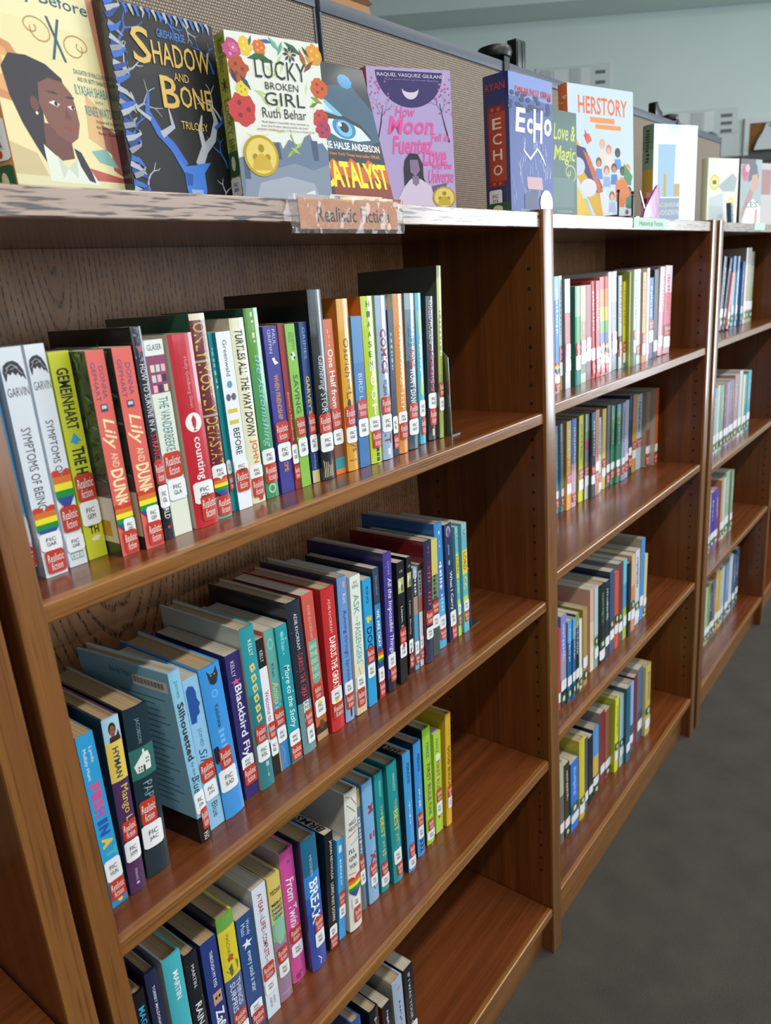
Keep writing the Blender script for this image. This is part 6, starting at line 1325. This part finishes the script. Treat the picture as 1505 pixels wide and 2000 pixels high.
show('lucky', 'white paperback facing out with a flower wreath and gold medal, lime spine', .124, .023, .183, -.539, .105, -.227, .0, 0, 'a9b42c', 'a9b42c', 'e6ebe2',
     [('V', 'Ruth Behar', .035, .215, .25, .75, '4a5020'), ('L', [(.5, .245), (.5, .32)], .1, '2c3018'), ('L', [(.15, .283), (.85, .283)], .012, '2c3018'), ('L', [(.25, .26), (.75, .305)], .06, '2c3018'), ('L', [(.75, .26), (.25, .305)], .06, '2c3018'), ('V', 'LUCKY BR', .36, .65, .25, .75, '4a5020'), ('V', 'RL', .93, .985, .25, .75, '4a5020')], [('green', .65, .79), CN(.80, .91, 'FIC BEH')], lk, [('medal', .56, .80, .05, .42)])

# 4: dark cover with a blue eye, bold yellow title
ct = [('R', 0, 1, 0, 1, '17242e'), poly('24506a', (0, .12), (.3, .16), (.7, .12), (1, .3), (1, .5), (.6, .58), (0, .6)), poly('6fb0cc', (0, .20), (.22, .26), (.42, .34), (.5, .42), (.3, .38), (0, .30)), poly('a8d4e4', (.02, .24), (.18, .28), (.3, .34), (.12, .33)), poly('0f1a24', (0, .33), (.4, .36), (.7, .42), (.85, .5), (.7, .47), (.4, .40), (0, .38)),
      poly('c4dce6', (.06, .42), (.2, .375), (.45, .37), (.7, .42), (.84, .50), (.6, .52), (.3, .51), (.12, .47)), blob('2f7aa4', .42, .435, .19, .075, 26), blob('5fb4d8', .42, .44, .13, .055, 22), blob('0c1218', .42, .432, .075, .035, 18), blob('eef6f8', .36, .415, .03, .014, 10), poly('10202c', (.04, .42), (.2, .365), (.46, .355), (.72, .40), (.9, .5), (.7, .425), (.45, .378), (.2, .385)), blob('2a8ac4', .62, .11, .12, .05, 9),
      poly('c05a1c', (0, .69), (.1, .65), (.24, .71), (.4, .64), (.56, .70), (.7, .64), (.9, .70), (1, .66), (1, 1), (0, 1)), poly('7c2a10', (0, .81), (.2, .76), (.5, .81), (.8, .76), (1, .81), (1, 1), (0, 1)),
      ('H', 'LAURIE HALSE ANDERSON', .535, .585, .04, .96, 'eef2f2', .02), ('H', 'author of New York Times best-seller SPEAK', .605, .628, .02, .94, 'd88a3a', .008), ('H', 'CATALYST', .665, .845, .05, .98, 'f0d81f', .035)]
_k = next(k for k, q in enumerate(ct) if q[0] == 'H')
ct[1:_k] = remap(ct[1:_k], lambda u: .16 + .84 * u, lambda t: t)
ct.insert(1, ('R', 0, .76, 0, .17, '1c3444'))
show('catalyst', 'small dark paperback leaning back with a big blue eye and yellow title', .138, .018, .193, -.399, .103, -.051, .231, 0, '17242e', '17242e', '17242e', (), (), ct)

# 5: lilac cover with moon and pink lettering
mo = [('R', 0, 1, 0, 1, 'b4a4d4')]
half = [(.5 + .40 * math.cos(a), .02 + .235 * math.sin(a)) for a in [math.pi * k / 24 for k in range(25)]]
mo += [('P', half, '33296a'), ('P', [(.5 + .10 * math.cos(a), .13 + .07 * math.sin(a)) for a in [math.pi * (k / 20) for k in range(21)]] + [(.5 + .10 * math.cos(math.pi - math.pi * k / 20), .125 + .03 * math.sin(math.pi * k / 20)) for k in range(21)], 'dcd0ea')]
rng = random.Random(5)
for (u, t, a) in ((.06, .52, -1.35), (.95, .48, -1.75)):
    mo += [('L', [(u, t), (u + .06 * (1 if u < .5 else -1), t - .14), (u + .10 * (1 if u < .5 else -1), t - .26)], [.02, .014, .008], '2c2440')] + twig(u + .06 * (1 if u < .5 else -1), t - .13, a, .11, .010, '4a3860', 4, rng)
    for k in range(26):
        mo.append(blob('b0609c', u + (.06 if u < .5 else -.06) + rng.uniform(-.10, .12), .12 + rng.uniform(-.06, .18), .012, .008, 6))
mo += [('H', 'RAQUEL VASQUEZ GILILAND', .035, .062, .12, .92, 'dcd4ee', .008), ('H', 'Author of the Morris and Acoustic Beginning', .07, .082, .2, .84, 'a89cd0'),
    ('H', 'How', .245, .315, .30, .54, 'e85aa8', .012, .25), ('H', 'Moon', .31, .43, .20, .76, 'e85aa8', .02, .25), ('H', 'Fuentez', .44, .56, .24, .74, 'e85aa8', .02, .25), ('H', 'Fell in', .42, .475, .72, .94, 'e85aa8', .008, .25), ('H', 'Love', .50, .64, .60, .90, 'e85aa8', .02, .25), ('H', 'with the', .615, .665, .72, .96, 'e85aa8', .008, .25), ('H', 'Universe', .665, .76, .66, .98, 'e85aa8', .012, .25),
    poly('2c2838', (.38, .60), (.44, .555), (.54, .56), (.60, .63), (.60, .72), (.64, .78), (.36, .78), (.36, .66)), poly('8a7494', (.44, .60), (.54, .60), (.56, .67), (.50, .715), (.44, .68)), poly('d4c8e0', (.36, .78), (.44, .73), (.56, .73), (.68, .78), (.76, .90), (.78, 1), (.24, 1), (.28, .86)), poly('8a7494', (.46, .71), (.54, .71), (.54, .76), (.5, .78), (.46, .76)), poly('6a5c84', (.70, .78), (.9, .76), (.84, .84), (.72, .86))]
show('moon', 'lilac hardcover facing out with crescent moon, bare trees and pink lettering', .139, .034, .202, -.241, .148, -.434, .0, 1, [('b02a4a', .1), ('3a1c44', 1)], 'b02a4a', 'b4a4d4', (), (), mo, [('medal', .785, .94, .70, .99)])

# 6: thick navy book
ec = [('R', 0, 1, 0, 1, '4a5c9c'), ('R', 0, .16, 0, 1, '7c90cc')]
rng = random.Random(3)
for k in range(46):
    u, t = rng.uniform(.04, .96), rng.uniform(.5, .98)
    ec.append(('L', [(u, t), (u + rng.uniform(-.04, .04), t - .05), (u + rng.uniform(-.05, .05), t - .09)], [.012, .009, .004], ('a8bcd8', 'c4d4e4', '8aa0c8')[k % 3]))
for k in range(30):
    u, t = rng.uniform(.02, .98), rng.uniform(.1, .24)
    ec.append(blob('24305c', u, t, .05, .018, 8))
ec += [('H', 'PAM MUNOZ RYAN', .085, .135, .14, .96, 'c8505c', .012), ('H', 'E', .23, .40, .12, .36, 'eef2f6', .03, .1), ('H', 'c', .29, .40, .38, .52, 'eef2f6', .03, .1), ('H', 'H', .22, .46, .52, .76, 'eef2f6', .03, .1), ('H', 'o', .27, .40, .78, .97, 'eef2f6', .03, .1), ('L', [(.30, .52), (.45, .58), (.62, .50), (.74, .56), (.82, .62)], [.02, .035, .03, .03, .01], 'e4eaf2'), poly('c4a0a8', (.36, .71), (.72, .71), (.74, .80), (.38, .80)), poly('4a5474', (.3, .84), (.6, .8), (.66, .95), (.3, .95)), ('H', 'Newbery', .945, .965, .2, .44, 'c4d0e4')]
show('echo', 'thick navy hardcover facing out with white flourished title and red spine panel', .138, .048, .214, .007, .060, -.060, .0, 1, '232c6a', '232c6a', '4a5c9c',
     [('H', 'RYAN', .06, .11, .12, .88, 'c8402c', .01), ('R', .215, .78, .16, .80, '8c2a24'), ('R', .26, .74, .22, .86, 'b04030'), ('O', .225, .255, .30, .44, 'c85a3a', 12), ('O', .225, .255, .54, .68, 'c85a3a', 12)] + [('H', c, .30 + .108 * i, .375 + .108 * i, .36, .72, 'e8dcc8', .01) for i, c in enumerate('ECHO')] + [('O', .745, .77, .30, .44, 'c85a3a', 12), ('O', .745, .77, .54, .68, 'c85a3a', 12)],
     [CN(.80, .925, 'FIC RYA', .15, .68), ('green', .895, .98)], ec, [('dot', .80, 1.0, .66, .97, 'f4f6f4')])

# 7: small grey green book behind the upright
gl = [('R', 0, 1, 0, 1, '4f6a66'), ('V', 'Lovely', .05, .2, .3, .5, 'c9d84a')][:1] + [('H', 'Love &', .12, .27, .30, .96, 'c4cf4a', .01, .2), ('H', 'Magic', .32, .50, .30, .96, 'c4cf4a', .01, .2), swirl(.75, .56, .2, 'c4cf4a', .02, -1), ('R', .62, .9, .2, .9, '5f7a74'), ('H', 'MARIA', .93, .95, .4, .85, '9aaca4')]
show('green', 'small grey green paperback facing out beside the upright, yellow curly lettering', .112, .018, .178, .136, .064, -.10, .009, 0, '46605c', '46605c', '4f6a66', (), (), gl)

# 8: large pale book with many figures
hs = [('R', 0, 1, 0, 1, 'c4d8e4'), ('H', 'HERSTORY', .075, .205, .15, .90, 'e06a3a', .02), ('R', .225, .265, .32, .70, 'e8904a'), ('R', .275, .31, .40, .80, 'e8904a'),
      poly('d8a82c', (0, .42), (.12, .40), (.62, 1), (.40, 1), (.22, .80), (0, .56)), poly('3a3468', (.10, .44), (.24, .46), (.50, .76), (.40, .80), (.12, .56)), poly('c8643a', (.2, .47), (.3, .52), (.54, .84), (.46, .86)), blob('c4ccdc', .12, .60, .11, .07), blob('d4dae4', .28, .76, .12, .07), poly('9cc0b4', (.1, .86), (.24, .84), (.34, 1), (.12, 1)), poly('d8dce4', (.44, .80), (.54, .78), (.66, 1), (.5, 1)), poly('e0c048', (.02, .72), (.12, .76), (.34, 1), (.08, 1))]
PEO = [(.50, .42, 'e0a478', 'd8b4a0', 'e4d0c4'), (.60, .46, 'c48a6a', 'e8b090', 'f0d8c8'), (.74, .48, '3a2a28', '5a3a34', '5f94d0'), (.44, .56, '7c4a3c', 'c48a6a', '6a8ac4'), (.56, .62, 'c46a4a', 'e4b494', '94a8d0'), (.68, .60, '5a2c24', 'c48464', '4f7cc0'), (.82, .62, '2c2420', '6a4434', 'c89a3a'), (.90, .60, 'd88a4a', 'e0b48c', '3f8a54'), (.78, .78, '3a2c2c', 'd0946c', 'd8742c'), (.92, .78, '2a4a34', '94603c', '2f7a4c'), (.64, .82, 'a85a44', 'e0b090', 'a8b4d8')]
for (u, t, hc, sc_, bc) in PEO:
    hs += [poly(bc, (u - .06, t + .13), (u - .045, t + .05), (u + .045, t + .05), (u + .06, t + .13)), blob(hc, u, t, .045, .038, 14), blob(sc_, u, t + .012, .03, .026, 12)]
hs += [poly('d8742c', (.70, .70), (.86, .68), (.94, .80), (.84, .90), (.70, .86)), poly('3f8a54', (.84, .56), (.98, .66), (.94, .74), (.84, .68)), poly('2f7a4c', (.86, .84), (.98, .80), (.98, .92), (.88, .92)), poly('e0584a', (.22, .36), (.30, .35), (.34, .40), (.27, .43)), poly('c83a34', (.24, .32), (.27, .36), (.24, .40)), blob('a83a34', .88, .95, .03, .02, 10)]
show('herstory', 'large pale blue hardcover facing out with orange capitals and many small figures', .207, .021, .237, .268, .075, -.234, .032, 1, [('e0702c', .45), ('c86a34', 1)], 'd8dce0', 'c4d8e4', dots('f0d8b0', 5, 14, .1, .05, .4, 20), (), hs)

# 9: mirror bright jacket
SILV = M('a9bcc0', .08, coat=1.0, metal=.85, film=True)
fo = [('R', 0, 1, 0, 1, SILV), ('R', .0, .1, .3, .6, M('a8c4b0', .1, coat=1.0, metal=.6, film=True)), poly(M('6f8896', .1, coat=1.0, metal=.6, film=True), (.1, .2), (.5, .2), (.48, .74), (.1, .74)), ('R', .50, .74, .24, .30, 'c8b04a'), ('R', .60, .74, .48, .62, 'c8b080'), ('R', .75, .98, .06, .62, M('5f6c7a', .15, coat=1.0, metal=.5, film=True)), ('H', 'JACQUELINE', .80, .855, .10, .62, 'd8dcc8', .01), ('H', 'WOODSON', .875, .93, .10, .62, 'd8dcc8', .01)]
show('foil', 'shiny silver jacketed hardcover facing out, mirror bright, with green and yellow spine', .150, .032, .210, .698, .069, -.370, .0, 1, [('5f8a74', .25), ('7ca48c', .45), ('d0a838', .74), ('3c2c28', 1)], '5f8a74', 'cfd8d4',
     scrib(.05, .38, .3, .7, '2c4038', 2), [CN(.80, .93, 'FIC WOO', .05, .9)], fo)
show('thin', 'narrow pale paperback mostly hidden behind the mirror bright jacket', .130, .020, .165, 1.0585 - .13, .125, .0, .0, 0, '6f8a94', '6f8a94', 'b8ccd0', (), (), [('R', 0, .06, 0, 1, '3a5a6a'), ('R', .3, .9, .8, .95, 'd8e0e0')])
# 11: cream and yellow cover
yl = [('R', 0, 1, 0, 1, 'e4e8dc'), blob('dccf5a', .22, .36, .16, .12), blob('e8e4a0', .22, .36, .11, .08), ('R', .33, .39, .16, .28, '5a5a4a'), poly('a8b4b4', (.35, .42), (.8, .22), (.95, .3), (.9, .5), (.5, .5)), poly('c4d0d4', (.05, .6), (.5, .52), (.55, .9), (.1, .95)), blob('e4d884', .78, .72, .14, .14), poly('dcc85a', (.66, .84), (.9, .84), (.82, 1), (.76, 1))]
show('yellow', 'cream hardcover facing out with pale yellow round shapes, dark strip at its foot', .139, .020, .171, 1.139, .073, -.338, .0, 1, 'd8dcb8', 'd8dcb8', 'e4e8dc', (), (), yl)
# 12: woman with a red flower
le = [('R', 0, 1, 0, 1, '8c9c9c'), ('R', 0, .08, 0, .7, '3a2428'), poly('2c2224', (.4, .05), (.75, .08), (.85, .25), (.8, .45), (.6, .3), (.35, .35)), poly('b88468', (.55, .24), (.78, .22), (.86, .34), (.78, .48), (.62, .50), (.5, .42)), poly('9a6a54', (.45, .44), (.62, .50), (.5, .66), (.1, .92), (.05, .82)), poly('dfe6dc', (.35, .70), (.62, .60), (.98, .72), (.98, 1), (.1, 1), (.2, .86)), poly('b88468', (.72, .78), (.86, .74), (.84, 1), (.7, 1))] + bloom(.22, .2, .2, 'b03a5c', '7c2444', 4) + [blob('d8a0b8', .32, .14, .1, .06), ('H', 'LES', .645, .735, .28, .86, '4a5a60', .02)]
show('les', 'pale paperback facing out with a woman wearing a red flower', .128, .020, .188, 1.428, .058, -.245, .021, 0, '5a3a34', '8a8f88', '8c9c9c', (), (), le)
show('last', 'rust brown hardcover facing out, last before the photo edge', .14, .025, .186, 1.575, .058, -.245, .0, 1, [('8a4a3c', .35), ('4a3a5a', .6), ('a0502c', 1)], '7c4a3c', 'b0a8a0', scrib(.1, .5, .2, .8, 'c4ccd4', 3), (), [('R', 0, 1, 0, 1, 'a8a4a0'), ('R', .1, .5, .2, .8, '8a4a3c')])

# things standing among the displayed books
root = thing('book_easel', 'black wire easel whose two short pegs hold the large pale blue hardcover', 'book stand', (.345, .028, ZT + .0004))
mb = MB()
for dx in (0.0, .075):
    mb.tube([(dx, .014 - .2 * dx, .0022), (dx, -.016, .0022), (dx, -.016, .042)], .0022, BLACKP)
mb.tube([(0, .013, .0022), (.075, -.001, .0022)], .0022, BLACKP)
mb.build('wire_frame', root, smooth=.8)
mb = MB()
for dx in (0.0, .075):
    mb.lathe([(.001, .0425), (.0034, .044), (.0034, .047), (.001, .049)], 10, BLACKP, (dx, -.016, 0))
mb.build('peg_tip', root, smooth=.8)
ACR = M('a02c84', .12, coat=.6)
root = thing('acrylic_stand', 'magenta acrylic book stand with a folded triangular side on the display top', 'book stand', (.442, .0075, ZT + .0004))
mb = MB(); mb.prism([(.03, 0), (.125, .0), (.125, .058), (.112, .066), (.104, .062), (.04, .018)], 1, .0, .0045, ACR); mb.prism([(.038, .014), (.042, .018), (.012, .052), (.007, .050)], 1, .001, .003, ACR); mb.build('side_panel', root, smooth=.3)
mb = MB(); mb.prism([(0, .0047), (.125, .0047), (.125, .0165), (.0, .0165)], 2, 0, .002, ACR); mb.build('base_plate', root, smooth=.3)
mb = MB(); mb.prism([(.060, .0050), (.062, .0050), (.120, .0150), (.118, .0150)], 2, .0022, .05, ACR); mb.build('back_plate', root, smooth=.3)
mb = MB(); mb.box(0, .098, 0, .004, 0, .0125, M('d8c4a0', .5)); mb.box(.004, .094, -.0004, 0, .003, .0095, M('e6dcc4', .5))
o = mb.build('card_strip', bevel=.0004, smooth=.5); o.location = (-.463, .040, ZT + .0003)
tag(o, 'cream card strip lying in front of the small dark paperback with the eye', 'card')
mb = MB(); mb.prism([(0, 0), (.022, 0), (.004, .048), (-.018, .052)], 1, 0, .012, M('4a6a84', .5))
for k in range(4):
    mb.box(-.012 + .005 * k, .004 + .005 * k, -.0004, 0, .040 - .011 * k, .043 - .011 * k, M('24384c', .5))
o = mb.build('bookmark_clip', smooth=.4); o.location = (1.195, .020, ZT + .0004)
tag(o, 'slanted dark blue strip leaning at the foot of the cream cover with yellow shapes', 'card')

bpy.data.objects.remove(_to, do_unlink=True)
for o in COL.objects:
    if o.type == 'MESH':
        o.data.validate()
